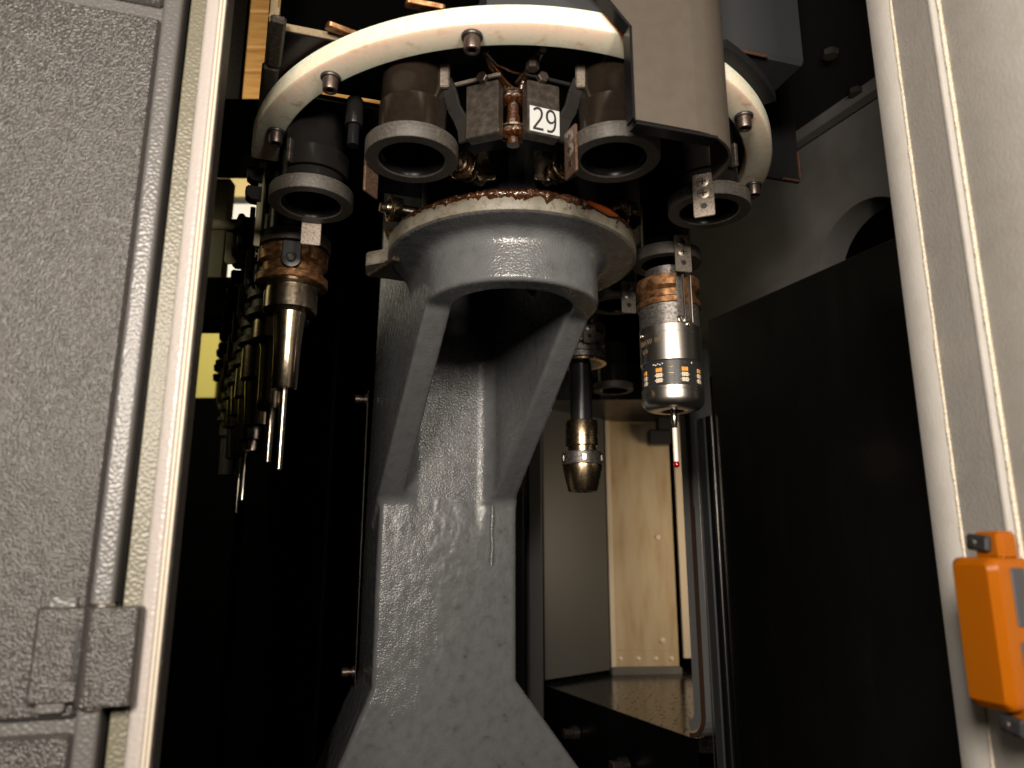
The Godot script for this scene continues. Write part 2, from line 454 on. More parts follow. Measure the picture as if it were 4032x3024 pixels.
# ---------------------------------------------------------------- the casting as one rounded solid
var lump := FastNoiseLite.new()
func smin(a: float, b: float, k: float) -> float:
	var h := maxf(k - absf(a - b), 0.0) / k
	return minf(a, b) - h * h * k * 0.25
func smax(a: float, b: float, k: float) -> float:
	return -smin(-a, -b, k)
func rbox2(px: float, py: float, hx: float, hy: float, r: float) -> float:
	var qx := absf(px) - hx + r
	var qy := absf(py) - hy + r
	return Vector2(maxf(qx, 0), maxf(qy, 0)).length() + minf(maxf(qx, qy), 0.0) - r
func cast_field(p: Vector3) -> float:       # p = (right, up, back)
	var r := p.x
	var y := p.y
	var b := p.z
	# flange disc
	var rad := Vector2(r, b).length()
	var fl := smax(rad - 0.130, absf(y - 0.3085) - 0.0085, 0.003)
	# column with its flared foot
	var spread := maxf(0.0, -0.165 - y)
	var cl := -0.0935 + maxf(0.0, y) * 0.02 - spread * 0.42
	var cr := 0.099 + spread * 0.78
	var col := smax(rbox2(r - (cl + cr) / 2, b - 0.39, (cr - cl) / 2, 0.09, 0.0075), y - 0.46, 0.004)
	# hood: half round in front, straight cheeks behind, cut on the slant underneath
	var half := 0.090 + 0.0065 * clampf(b / 0.3, 0.0, 1.0)
	var hood := rad - half if b < 0.0 else absf(r) - half
	hood = maxf(hood, b - 0.36)
	var under := smin(0.25 - y, (0.25 - (b - 0.005) * 0.60 - y) * 0.857, 0.004)
	hood = smax(smax(hood, under, 0.005), y - 0.304 - maxf(0.0, b - 0.11) * 0.75, 0.004)
	# pocket
	var deep := 0.2025 - 0.006 * clampf((0.08 - y) / 0.07, 0.0, 1.0)
	var pk := rad - 0.0625 if b < 0.0 else rbox2(r, b - 0.1, 0.0625, deep, 0.024)
	pk = smax(pk, y - 0.42, 0.012)
	var d := smin(smin(hood, col, 0.008), fl, 0.016)
	d = smax(d, -pk, 0.005)
	return d
func cast_grad(p: Vector3) -> Vector3:
	var e := 0.0012
	return Vector3(
		cast_field(p + Vector3(e, 0, 0)) - cast_field(p - Vector3(e, 0, 0)),
		cast_field(p + Vector3(0, e, 0)) - cast_field(p - Vector3(0, e, 0)),
		cast_field(p + Vector3(0, 0, e)) - cast_field(p - Vector3(0, 0, e))).normalized()
func cast_mesh(cell: float) -> ArrayMesh:
	var lo := Vector3(-0.19, -0.375, -0.14)
	var hi := Vector3(0.30, 0.48, 0.50)
	var N := 8
	var bs := cell * N
	var nb := Vector3i(((hi - lo) / bs).ceil())
	var field := {}
	var S := N + 1
	var verts := PackedVector3Array()
	var norms := PackedVector3Array()
	var index := PackedInt32Array()
	var at := {}          # global cell key -> vertex
	var cells := []       # [x,y,z]
	var dimx := nb.x * N + 1
	var dimy := nb.y * N + 1
	for bx in nb.x:
		for by in nb.y:
			for bz in nb.z:
				var o := lo + Vector3(bx, by, bz) * bs
				if absf(cast_field(o + Vector3.ONE * bs * 0.5)) > bs * 1.3 + 0.012: continue
				var g := PackedFloat32Array()
				g.resize(S * S * S)
				var i := 0
				for x in S:
					for y in S:
						for z in S:
							g[i] = cast_field(lo + Vector3(bx * N + x, by * N + y, bz * N + z) * cell)
							i += 1
				for x in N:
					for y in N:
						for z in N:
							var base := (x * S + y) * S + z
							var c := [g[base], g[base + 1], g[base + S], g[base + S + 1], g[base + S * S], g[base + S * S + 1], g[base + S * S + S], g[base + S * S + S + 1]]
							var neg := 0
							for k in 8:
								if c[k] < 0.0: neg += 1
							if neg == 0 or neg == 8: continue
							var sum := Vector3.ZERO
							var cnt := 0
							for k in 8:
								for ax in [1, 2, 4]:
									if k & ax: continue
									var k2: int = k | ax
									if (c[k] < 0.0) == (c[k2] < 0.0): continue
									var t: float = c[k] / (c[k] - c[k2])
									var pa := Vector3((k >> 2) & 1, (k >> 1) & 1, k & 1)
									var pb := Vector3((k2 >> 2) & 1, (k2 >> 1) & 1, k2 & 1)
									sum += pa.lerp(pb, t)
									cnt += 1
							var gx := bx * N + x
							var gy := by * N + y
							var gz := bz * N + z
							at[(gz * dimy + gy) * dimx + gx] = verts.size()
							verts.append(o + (Vector3(x, y, z) + sum / cnt) * cell)
							cells.append([gx, gy, gz, c[0] < 0.0, c[4] < 0.0, c[2] < 0.0, c[1] < 0.0])
	for i in verts.size():
		var p := verts[i]
		var n := cast_grad(p)
		p -= n * cast_field(p) * 0.8
		norms.append(n)
		verts[i] = p
	for e in cells:
		var x: int = e[0]
		var y: int = e[1]
		var z: int = e[2]
		for ax in 3:
			var s0: bool = e[3]
			var s1: bool = e[4 + ax]
			if s0 == s1: continue
			var d1 := [Vector3i(0, 1, 0), Vector3i(0, 0, 1), Vector3i(1, 0, 0)][ax] as Vector3i
			var d2 := [Vector3i(0, 0, 1), Vector3i(1, 0, 0), Vector3i(0, 1, 0)][ax] as Vector3i
			var q := []
			for w in [Vector3i.ZERO, -d1, -d1 - d2, -d2]:
				var key: int = ((z + w.z) * dimy + (y + w.y)) * dimx + (x + w.x)
				q.append(at.get(key, -1))
			if q.has(-1): continue
			var out: Vector3 = norms[q[0]] + norms[q[2]]
			var f := (verts[q[1]] - verts[q[0]]).cross(verts[q[2]] - verts[q[0]])
			if f.dot(out) * -1.0 > 0.0:      # machine axes are mirrored when placed (back = -z)
				index.append_array([q[0], q[2], q[1], q[0], q[3], q[2]])
			else:
				index.append_array([q[0], q[1], q[2], q[0], q[2], q[3]])
	# uneven skin of the sand casting: swellings, runs and patches of filler
	for i in verts.size():
		var p := verts[i]
		var n := norms[i]
		var amp := 0.0003
		if p.z > 0.27 and p.y < 0.075 and p.x < 0.045: amp = 0.0003 + 0.0005 * clampf((0.03 - p.x) / 0.05, 0.0, 1.0)
		verts[i] = p + n * amp * lump_at(p)
		var e := 0.002
		var gr := Vector3(lump_at(p + Vector3(e, 0, 0)), lump_at(p + Vector3(0, e, 0)), lump_at(p + Vector3(0, 0, e))) - Vector3.ONE * lump_at(p)
		gr = gr / e * amp
		gr -= n * gr.dot(n)
		norms[i] = (n - gr).normalized()
	for i in verts.size():
		verts[i].z = -verts[i].z
		norms[i].z = -norms[i].z
	# sanded filler patches: the right of the shaft and a spot on the collar are smoother than the raw casting
	var rough := PackedInt32Array()
	var sanded := PackedInt32Array()
	for i in range(0, index.size(), 3):
		var c := (verts[index[i]] + verts[index[i + 1]] + verts[index[i + 2]]) / 3.0
		var wob := 0.022 * lump.get_noise_3d(c.x * 300.0, c.y * 190.0, 5.0)
		var flat := c.z < -0.27 and c.y < 0.074 and (c.x > -0.022 + wob - 0.1 * maxf(0.0, -0.12 - c.y) or c.y < -0.185 + wob)
		if c.z > 0.02 and c.y > 0.253 and c.y < 0.287 + wob * 0.2 and absf(atan2(c.x, c.z) - 0.66) < 0.10 + wob: flat = true
		var into := sanded if flat else rough
		into.append(index[i]); into.append(index[i + 1]); into.append(index[i + 2])
	var me := ArrayMesh.new()
	for part in [[rough, M.cast_paint], [sanded, M.cast_smooth]]:
		var a := []
		a.resize(Mesh.ARRAY_MAX)
		a[Mesh.ARRAY_VERTEX] = verts
		a[Mesh.ARRAY_NORMAL] = norms
		a[Mesh.ARRAY_INDEX] = part[0]
		me.add_surface_from_arrays(Mesh.PRIMITIVE_TRIANGLES, a)
		me.surface_set_material(me.get_surface_count() - 1, part[1])
	return me
func lump_at(p: Vector3) -> float:
	return lump.get_noise_3d(p.x * 1000.0, p.y * 620.0, p.z * 1000.0)

# ---------------------------------------------------------------- repeated fittings
func cap_screw(parent: Node, xf: Transform3D, r := 0.0048, h := 0.009) -> void:   # hangs along local -y
	var s := st()
	lathe(s, xf, [Vector2(0, 0), Vector2(r * 0.9, 0), Vector2(r, -0.0006), Vector2(r * 0.97, -h + 0.001), Vector2(r * 0.9, -h), Vector2(r * 0.56, -h), Vector2(r * 0.5, -h + 0.0004), Vector2(r * 0.5, -h * 0.45), Vector2(0, -h * 0.42)], 24)
	var b := obj("cap_screw", s, M.bolt_steel, parent)
	var w := st()
	lathe(w, xf, [Vector2(0, 0.0018), Vector2(r * 1.22, 0.0018), Vector2(r * 1.3, 0.001), Vector2(r * 1.3, -0.0002), Vector2(r * 1.2, -0.0012), Vector2(0, -0.0012)], 24)
	obj("washer", w, M.dark_screw, b)
func hex_head(s: SurfaceTool, xf: Transform3D, r: float, h: float) -> SurfaceTool:
	var o := []
	for k in 6: o.append(Vector2(cos(TAU * k / 6.0), sin(TAU * k / 6.0)) * r)
	prism(s, xf, o, 0, h, r * 0.12, 20)
	return s
func cross_screw(parent: Node, xf: Transform3D, r: float) -> void:      # face towards local +y
	var b := obj("screw", lathe(st(), xf, [Vector2(0, 0.0007), Vector2(r * 0.86, 0.0006), Vector2(r, 0.0), Vector2(r, -0.001), Vector2(0, -0.001)], 22), M.strap_steel, parent)
	var c := st()
	box(c, xf * Transform3D(Basis(), Vector3(0, 0.0007, 0)), Vector3(r * 1.1, 0.0003, r * 0.26), 0)
	box(c, xf * Transform3D(Basis(), Vector3(0, 0.0007, 0)), Vector3(r * 0.26, 0.00034, r * 1.1), 0)
	obj("cross_slot", c, M.ink, b)

var pot_parts := {}
func tool_pot(at: Vector3, phi: float, label: String, strap := true, group := "black tool pots round the turret", worn := false) -> Node3D:
	var t := thing("tool_pot", label, "tool pot", at, phi, group)
	if pot_parts.is_empty():
		pot_parts.sleeve = lathe_of([Vector2(0, 0.092), Vector2(0.0235, 0.092), Vector2(0.0255, 0.09), Vector2(0.0262, 0.062), Vector2(0.0272, 0.046), Vector2(0.0276, 0.0455), Vector2(0.0278, 0.012)], 48).commit()
		pot_parts.collar = lathe_of([Vector2(0.027, 0.0135), Vector2(0.0362, 0.0135), Vector2(0.0375, 0.0125), Vector2(0.0375, 0.001), Vector2(0.0368, 0.0), Vector2(0.0275, 0.0), Vector2(0.0265, 0.001)], 56).commit()
		pot_parts.bore = lathe_of([Vector2(0.0265, 0.001), Vector2(0.026, 0.004), Vector2(0.0242, 0.006), Vector2(0.024, 0.03), Vector2(0.012, 0.06), Vector2(0, 0.06)], 40).commit()
		pot_parts.strap = plate(st(), Transform3D(), 0.0185, 0.041, 0.0022, 0.0022).commit()
	obj("sleeve", pot_parts.sleeve, M.pot_black if worn else M.pot_dark, t)
	obj("collar", pot_parts.collar, M.collar_rubber, t)
	obj("bore", pot_parts.bore, M.bore, t)
	if strap:
		var s := obj("strap", pot_parts.strap, M.strap_rust if worn else M.strap_steel, t)
		s.transform = Transform3D(Basis.from_euler(Vector3(0, -PI / 2, 0)), Vector3(-0.0389, -0.0015, 0))
		for k in [0.0125, 0.0015]:
			cross_screw(s, Transform3D(Basis(Vector3.RIGHT, Vector3.BACK, Vector3.DOWN), Vector3(0, k, 0.0012)), 0.0056)
		obj("hole", lathe(st(), Transform3D(Basis(Vector3.RIGHT, Vector3.BACK, Vector3.DOWN), Vector3(0, -0.0105, 0.0011)), [Vector2(0, 0.0002), Vector2(0.0027, 0.0002), Vector2(0.0028, 0)], 18), M.ink, s)
	return t
func clamp_band(t: Node3D, a0: float, a1: float, y0: float, arm_to: float) -> void:       # angles in the pot's own frame
	var s := st()
	lathe(s, Transform3D(Basis(), Vector3(0, y0, 0)), [Vector2(0.0285, 0.02), Vector2(0.0318, 0.02), Vector2(0.0323, 0.0195), Vector2(0.0323, 0.0005), Vector2(0.0318, 0), Vector2(0.0285, 0), Vector2(0.0285, 0.02)], 20, a0, a1)
	obj("clamp_band", s, M.pot_dark, t)
	var e := st()
	var c := Vector3(sin(arm_to), 0, cos(arm_to)) * 0.0335
	box(e, Transform3D(Basis.from_euler(Vector3(0, arm_to, 0)), c + Vector3(0, y0 + 0.0115, 0)), Vector3(0.004, 0.023, 0.006), 0.0008)
	obj("band_end", e, M.link_steel, t)

func roller(at: Vector3, phi: float, label: String) -> void:
	var t := thing("track_roller", label, "roller", at, phi, "brass track rollers on the turret rim")
	var x := Transform3D(Basis.from_euler(Vector3(PI / 2, 0, 0)).scaled(Vector3.ONE * 1.35), Vector3.ZERO)      # local y -> +z, outward
	obj("wheel", lathe(st(), x, [Vector2(0, 0.004), Vector2(0.0055, 0.004), Vector2(0.006, 0.003), Vector2(0.0085, 0.003), Vector2(0.0092, 0.0022), Vector2(0.0092, -0.004), Vector2(0.0085, -0.005), Vector2(0, -0.005)], 32), M.brass, t)
	obj("hub", lathe(st(), x, [Vector2(0, 0.011), Vector2(0.0032, 0.011), Vector2(0.004, 0.010), Vector2(0.004, 0.0065), Vector2(0.0052, 0.006), Vector2(0.0055, 0.005), Vector2(0.0055, 0.003)], 24), M.brown_steel, t)
	obj("flange_ring", lathe(st(), x, [Vector2(0.008, 0.0045), Vector2(0.0098, 0.0045), Vector2(0.0104, 0.0038), Vector2(0.0104, 0.003), Vector2(0.008, 0.003)], 32), M.brass, t)
	obj("axle", lathe(st(), x, [Vector2(0, -0.005), Vector2(0.0045, -0.005), Vector2(0.0045, -0.02), Vector2(0, -0.02)], 20), M.steel, t)

# a holder hanging from a pot; y = 0 is the pot's lower face
func holder(at: Vector3, phi: float, label: String, group: String, body: Array, bit: Array, m: Material, bit_m: Material, key := true, fl := 0.0353) -> Node3D:
	var t := thing("tool_holder", label, "tool holder", at, phi, group)
	obj("grip_flange", lathe_of([Vector2(0, -0.002), Vector2(fl - 0.001, -0.002), Vector2(fl, -0.003), Vector2(fl, -0.0165), Vector2(fl - 0.0045, -0.0195), Vector2(fl - 0.0045, -0.0285), Vector2(fl - 0.001, -0.031), Vector2(fl + 0.0012, -0.0315), Vector2(fl + 0.0012, -0.0385), Vector2(fl, -0.0395), Vector2(0, -0.0395)], 56), M.copper_rust if key else M.dull_steel, t)
	obj("body", lathe_of(body, 48), m, t)
	if bit:
		obj("cutter", lathe_of(bit, 20), bit_m, t)
	if key:
		var k := st()
		box(k, Transform3D(Basis(), Vector3(0, -0.012, fl - 0.004)), Vector3(0.0185, 0.019, 0.012), 0.001)
		lathe(k, Transform3D(Basis.from_euler(Vector3(PI / 2, 0, 0)), Vector3(0, -0.0215, fl - 0.004)), [Vector2(0, 0.0062), Vector2(0.0055, 0.0062), Vector2(0.0088, 0.0056), Vector2(0.0093, 0.005), Vector2(0.0093, -0.004)], 28)
		var ko := obj("drive_key", k, M.clip_black, t)
		obj("socket_screw", lathe(st(), Transform3D(Basis.from_euler(Vector3(PI / 2, 0, 0)), Vector3(0, -0.0215, fl - 0.004)), [Vector2(0.0026, 0.0065), Vector2(0.0042, 0.0072), Vector2(0.0047, 0.0068), Vector2(0.0047, 0.006)], 22), M.dark_screw, ko)
		obj("socket", lathe(st(), Transform3D(Basis.from_euler(Vector3(PI / 2, 0, 0)), Vector3(0, -0.0215, fl - 0.004)), [Vector2(0, 0.00655), Vector2(0.0028, 0.0066), Vector2(0.003, 0.006)], 6), M.ink, ko)
	return t

# ================================================================= the scene
func _ready() -> void:
	seed(7)
	# ---- camera
	var cam := Camera3D.new()
	cam.name = "camera"
	cam.fov = 54.8
	cam.near = 0.02
	cam.far = 30.0
	var ca := CameraAttributesPhysical.new()
	ca.frustum_focal_length = 23.15
	ca.frustum_focus_distance = 0.72
	ca.exposure_aperture = 6.2
	cam.attributes = ca
	add_child(cam)
	cam.position = Vector3(0, EYE, 0)
	cam.rotation_degrees = Vector3(13, 0, 0)
	cam.fov = 54.8
	# ---- surroundings
	var we := WorldEnvironment.new()
	we.name = "surroundings"
	var env := Environment.new()
	env.background_mode = Environment.BG_COLOR
	env.background_color = Color(0.0, 0.0, 0.0)
	env.tonemap_mode = Environment.TONE_MAPPER_LINEAR
	env.tonemap_exposure = 1.0
	env.sdfgi_enabled = true
	env.ssao_enabled = true
	env.ssil_enabled = true
	we.environment = env
	add_child(we)
	# ---- lamps
	area("shop_lamp_a", Vector3(-0.13, EYE + 0.265, 0.38), Vector3(0.0, EYE + 0.2, -0.7), Vector2(0.2, 0.2), Color(1.0, 0.95, 0.885), 1.5)
	area("shop_lamp_b", Vector3(0.3, EYE + 0.27, 0.34), Vector3(0.0, EYE + 0.2, -0.8), Vector2(0.10, 0.15), Color(1.0, 0.95, 0.885), 0.68)
	area("added_backdrop_light", Vector3(-1.0, EYE + 1.05, -1.32), Vector3(-1.0, EYE + 1.05, -2.6), Vector2(0.3, 0.4), Color(1.0, 0.95, 0.84), 2.4)  # area light added to brighten the workshop wall, no lamp seen there
	area("side_lamp", Vector3(-1.35, EYE + 0.75, -0.95), Vector3(-0.4, EYE + 0.2, -1.25), Vector2(0.3, 0.3), Color(0.97, 0.93, 0.7), 0.045)
	area("work_area_lamp", Vector3(0.72, EYE + 0.05, -1.62), Vector3(0.33, EYE - 0.1, -2.0), Vector2(0.2, 0.3), Color(1.0, 0.9, 0.75), 0.2)
	materials()
	lump.noise_type = FastNoiseLite.TYPE_SIMPLEX_SMOOTH
	lump.frequency = 0.045
	lump.fractal_octaves = 3
	lump.seed = 9
	enclosure()
	rear_left()
	right_side()
	casting()
	housing()
	pots_and_tools()
	links()
	probe()
	front_frame()

func area(called: String, at: Vector3, to: Vector3, size: Vector2, c: Color, energy: float) -> void:
	var l := AreaLight3D.new()
	l.name = called
	l.area_size = size
	l.light_color = c
	l.light_energy = energy
	l.area_range = 9.0
	l.shadow_enabled = true
	add_child(l)
	l.look_at_from_position(at, to)

func enclosure() -> void:
	# dark inside of the cabinet
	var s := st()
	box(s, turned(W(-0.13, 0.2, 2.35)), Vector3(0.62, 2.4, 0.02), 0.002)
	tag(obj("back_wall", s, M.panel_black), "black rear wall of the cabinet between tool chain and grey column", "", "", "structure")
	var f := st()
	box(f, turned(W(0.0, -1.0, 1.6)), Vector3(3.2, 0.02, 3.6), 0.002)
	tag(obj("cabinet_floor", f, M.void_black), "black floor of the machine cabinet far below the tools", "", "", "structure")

func rear_left() -> void:
	var gd := "dark frame members behind the tool chain"
	# lit workshop seen through the far openings
	var w := thing("workshop_wall", "workshop wall in cream, white and olive bands under an added light, seen past the frame", "wall", W(-1.2, 0, 2.6))
	var s := st()
	box(s, turned(Vector3(-0.2, 1.43, 0)), Vector3(0.9, 0.2, 0.03), 0.003); obj("cream_beam", s, M.wall_cream, w)
	s = st(); box(s, turned(Vector3(-0.2, 1.316, -0.01)), Vector3(0.9, 0.02, 0.03), 0.003); obj("grey_joint", s, M.grey_plate, w)  # dark grey strip between the cream beam and the white sheet
	s = st(); box(s, turned(Vector3(-0.2, 1.1, -0.01)), Vector3(0.9, 0.41, 0.03), 0.003); obj("white_sheet", s, M.wall_white, w)
	s = st(); box(s, turned(Vector3(-0.31, 0.72, 0)), Vector3(0.9, 0.35, 0.03), 0.003); obj("olive_sheet", s, M.wall_olive, w)
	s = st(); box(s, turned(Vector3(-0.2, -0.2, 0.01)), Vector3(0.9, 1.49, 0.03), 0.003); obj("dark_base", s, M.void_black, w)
	w = thing("plank_stack", "orange pine planks stacked beyond the narrow gap at top", "planks", W(-0.82, 1.6, 2.55))
	var y := 0.0
	for h in [0.1, 0.13, 0.1, 0.17, 0.12, 0.15, 0.15]:
		s = st(); box(s, turned(Vector3(0, y + h / 2 - 0.006, randf_range(-0.006, 0.006))), Vector3(0.8, h - 0.014, 0.05), 0.006)
		obj("plank", s, M.pine, w)
		y += h
	s = st(); box(s, turned(W(-0.612, 1.3, 1.36)), Vector3(0.105, 0.82, 0.014), 0.003)
	tag(obj("frame_post", s, M.brown_plate), "dark brown upright post right of the white door frame, at top", "post", gd)
	s = st(); box(s, turned(W(-0.56, 0.832, 1.37)), Vector3(0.42, 0.125, 0.1), 0.003)
	tag(obj("frame_beam", s, M.black_paint), "upper black crossbeam under the post and above the white opening", "beam", gd)
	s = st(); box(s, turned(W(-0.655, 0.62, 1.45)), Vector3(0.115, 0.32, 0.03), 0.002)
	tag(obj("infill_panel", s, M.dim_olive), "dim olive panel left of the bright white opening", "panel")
	s = st(); box(s, turned(W(-0.6, 0.472, 1.37)), Vector3(0.3, 0.083, 0.1), 0.003)
	tag(obj("frame_beam", s, M.black_paint), "lower black crossbeam above the yellow-green wall patch", "beam", gd)
	s = st()
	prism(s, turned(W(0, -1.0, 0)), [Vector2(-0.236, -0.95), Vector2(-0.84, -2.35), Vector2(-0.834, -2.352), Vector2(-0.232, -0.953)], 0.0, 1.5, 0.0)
	tag(obj("added_light_block", s, M.void_black), "added black sheet blocking wall light between the left tool chain and the grey column", "partition")  # added sheet that keeps light from the bright wall off the casting
	# proximity sensor on its bracket
	var t := thing("sensor_bracket", "square bracket with a short shaft sticking out left of the tool chain", "sensor", W(-0.327, 0.398, 0.86))
	s = plate(st(), turned(Vector3(-0.004, -0.018, 0)), 0.05, 0.058, 0.004, 0.005); obj("bracket_plate", s, M.bracket_olive, t)
	for p in [Vector2(-0.008, 0.004), Vector2(-0.002, -0.036)]:
		obj("hole", lathe(st(), Transform3D(Basis(Vector3.RIGHT, Vector3.BACK, Vector3.DOWN), Vector3(p.x, p.y, 0.0021)), [Vector2(0, 0.0002), Vector2(0.0055, 0.0002), Vector2(0.0056, 0)], 18), M.ink, t)
	obj("shaft", lathe(st(), along(Vector3(0.03, 0, 0.012), Vector3.LEFT), [Vector2(0, 0.09), Vector2(0.004, 0.09), Vector2(0.0045, 0.089), Vector2(0.0045, 0.081), Vector2(0.0068, 0.08), Vector2(0.0068, 0.04), Vector2(0.009, 0.039), Vector2(0.009, 0.0)], 24), M.bracket_olive, t)
	obj("lock_nut", hex_head(st(), along(Vector3(-0.002, 0, 0.012), Vector3.LEFT), 0.0135, 0.008), M.clip_black, t)

func right_side() -> void:
	# sliding panel plane: through (0.333, 1.2), running (-0.4, 0.916)
	var a := atan2(0.4, 0.916)           # yaw so that local -z runs along the plane into the cabinet
	var base := W(0.333, 0, 1.2)
	var t := thing("sliding_panel", "tall glossy black sheet panel beside the white frame", "panel", base, a)
	var s := st()
	box(s, Transform3D(Basis(), Vector3(0.012, -0.39, 0.31)), Vector3(0.02, 1.558, 0.63), 0.0015); obj("sheet", s, M.panel_black, t)
	s = st(); box(s, Transform3D(Basis(), Vector3(0.001, -0.49, -0.012)), Vector3(0.012, 1.43, 0.014), 0.002); obj("edge_trim", s, M.black_gloss, t)
	s = st(); box(s, Transform3D(Basis(), Vector3(0.004, -0.49, -0.034)), Vector3(0.012, 1.43, 0.02), 0.002); obj("edge_trim", s, M.grey_plate, t)
	s = st(); box(s, Transform3D(Basis(), Vector3(-0.003, -0.49, -0.0035)), Vector3(0.002, 1.43, 0.0007), 0.0002); obj("bright_edge", s, M.satin_steel, t)
	s = st(); box(s, Transform3D(Basis(), Vector3(-0.003, -0.49, -0.046)), Vector3(0.002, 1.43, 0.0007), 0.0002); obj("bright_edge", s, M.satin_steel, t)
	# rusty frame of the opening into the working area: a rounded upright with its sill
	t = thing("opening_frame", "grey frame with a rusty edge round the opening to the working area", "frame", base, a)
	var path := []
	var top := 0.36
	for p in [[top, -0.068], [-0.2, -0.068]]: path.append(Vector2(p[1], p[0]))
	for k in 7:
		var g := PI / 2 * k / 6.0
		path.append(Vector2(-0.108 + 0.04 * cos(g), -0.248 - 0.04 * sin(g)))
	var inner := []
	for i in path.size():
		var d0: Vector2 = (path[mini(i + 1, path.size() - 1)] - path[maxi(i - 1, 0)]).normalized()
		inner.append(path[i] + Vector2(d0.y, -d0.x) * 0.028)
	s = st()
	var s2 := st()
	for i in path.size() - 1:
		var q := [path[i], path[i + 1], inner[i + 1], inner[i]]
		var edge := []
		for x in [0.0, 0.05]:
			edge.append(q.map(func(v): return Vector3(x, v.y, v.x)))
		# grey inner reveal
		flat4(s, edge[0][3], edge[0][2], edge[1][2], edge[1][3], Vector3(0, 1, -1))
		flat4(s, edge[0][0].lerp(edge[0][3], 0.35), edge[0][1].lerp(edge[0][2], 0.35), edge[0][2], edge[0][3], Vector3(-1, 0, 0))
		flat4(s, edge[0][0], edge[0][1], edge[1][1], edge[1][0], Vector3(0, -1, 1))
		var o := Vector3(-0.002, 0, 0)
		flat4(s2, edge[0][0] + o, edge[0][1] + o, edge[0][1].lerp(edge[0][2], 0.24) + o, edge[0][0].lerp(edge[0][3], 0.24) + o, Vector3(-1, 0, 0))
		flat4(s2, edge[0][0] + o, edge[0][1] + o, edge[0][1] - o, edge[0][0] - o, Vector3(0, -1, 1))
		flat4(s2, edge[0][0].lerp(edge[0][3], 0.24) + o, edge[0][1].lerp(edge[0][2], 0.24) + o, edge[0][1].lerp(edge[0][2], 0.24) - o, edge[0][0].lerp(edge[0][3], 0.24) - o, Vector3(0, 1, -1))
	obj("reveal", s, M.frame_grey, t)
	obj("rusty_edge", s2, M.rust, t)
	# oily shelf inside the opening
	s = st()
	prism(s, turned(W(0, -0.309, 0)), [Vector2(0.30, -1.285), Vector2(0.08, -1.79), Vector2(0.06, -2.02), Vector2(0.62, -2.02), Vector2(0.62, -1.3)], 0.0, 0.02, 0.001)
	tag(obj("oily_shelf", s, M.oily_floor), "wet oily steel shelf at the foot of the opening", "shelf")
	# front apron under the opening
	s = st()
	prism(s, turned(W(0, -1.0, 0)), [Vector2(0.294, -1.281), Vector2(0.076, -1.783), Vector2(0.079, -1.7845), Vector2(0.297, -1.2825)], 0.0, 0.713, 0.0)
	t = thing("apron_panel", "black apron below the oily shelf with two bolts", "panel")
	obj("apron", s, M.panel_black, t)
	for p in [[W(0.198, -0.372, 1.46), 0.012], [W(0.125, -0.355, 1.64), 0.010]]:
		var x := along(p[0], Vector3(-0.916, 0, 0.4))
		obj("bolt", hex_head(st(), x, p[1], 0.022), M.bolt_steel, t)
		obj("washer", lathe(st(), x, [Vector2(0, 0.003), Vector2(p[1] * 1.3, 0.003), Vector2(p[1] * 1.3, -0.01)], 24), M.dark_screw, t)
	# left return of the opening: dark posts beside the column and a grey side wall
	s = st()
	prism(s, turned(W(0, -0.278, 0)), rounded([Vector2(0.075, -1.80), Vector2(0.245, -1.955), Vector2(0.245, -2.02), Vector2(0.05, -2.02)], 0.004), 0.0, 0.75, 0.0)
	tag(obj("side_wall", s, M.inner_grey), "smooth grey inner wall left of the stained cream panel", "wall")
	for k in [[0.006, 1.38, 0.026, "black_gloss", "narrow black upright beside the grey column, nearer of two"], [0.045, 1.62, 0.034, "grey_plate", "narrow dark grey upright beside the grey column, farther of two"]]:
		s = st(); box(s, turned(W(k[0], -0.1, k[1]), 0.3), Vector3(k[2], 0.95, 0.03), 0.004)
		tag(obj("upright", s, M[k[3]]), k[4], "post", "dark uprights behind the column")
	# stained panel and its strip in the working area
	t = thing("stained_panel", "cream sheet panel with brown oil stains and a riveted lower strip", "panel", W(0.335, 0, 2.0))
	s = st(); box(s, turned(Vector3(0.006, 0.08, 0)), Vector3(0.168, 0.635, 0.012), 0.001); obj("sheet", s, M.cream_panel, t)
	s = st(); box(s, turned(Vector3(-0.078, 0.04, 0.01)), Vector3(0.012, 0.72, 0.02), 0.001); obj("side_edge", s, M.cream_clean, t)
	s = st(); box(s, turned(Vector3(0.004, -0.262, 0.004)), Vector3(0.17, 0.05, 0.012), 0.001); obj("lower_strip", s, M.cream_panel, t)
	for x in [-0.06, -0.015, 0.03, 0.07]:
		obj("rivet", lathe(st(), Transform3D(Basis(Vector3.RIGHT, Vector3.BACK, Vector3.DOWN), Vector3(x, -0.257, 0.010)), [Vector2(0, 0.003), Vector2(0.004, 0.0024), Vector2(0.0065, 0), Vector2(0.009, -0.0002), Vector2(0.009, -0.001)], 20), M.cream_clean, t)
	for p in [Vector2(0.049, 0.046), Vector2(0.05, -0.213)]:
		obj("screw", lathe(st(), Transform3D(Basis(Vector3.RIGHT, Vector3.BACK, Vector3.DOWN), Vector3(p.x, p.y, 0.006)), [Vector2(0, 0.004), Vector2(0.006, 0.003), Vector2(0.0075, 0), Vector2(0.0078, -0.001)], 20), M.cream_clean, t)
	s = st(); box(s, turned(Vector3(0.0, -0.288, 0.03), 0.1), Vector3(0.18, 0.028, 0.03), 0.002); obj("ledge", s, M.grey_wall, t)
	s = st(); box(s, turned(W(0.462, 0.06, 2.03)), Vector3(0.036, 0.64, 0.012), 0.001)
	tag(obj("cream_strip", s, M.cream_clean), "narrow bright cream strip right of the black gap, behind the stylus", "panel")
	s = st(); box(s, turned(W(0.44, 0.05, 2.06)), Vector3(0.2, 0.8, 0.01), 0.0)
	tag(obj("gap_backing", s, M.void_black), "black gap between the stained panel and the cream strip", "panel")
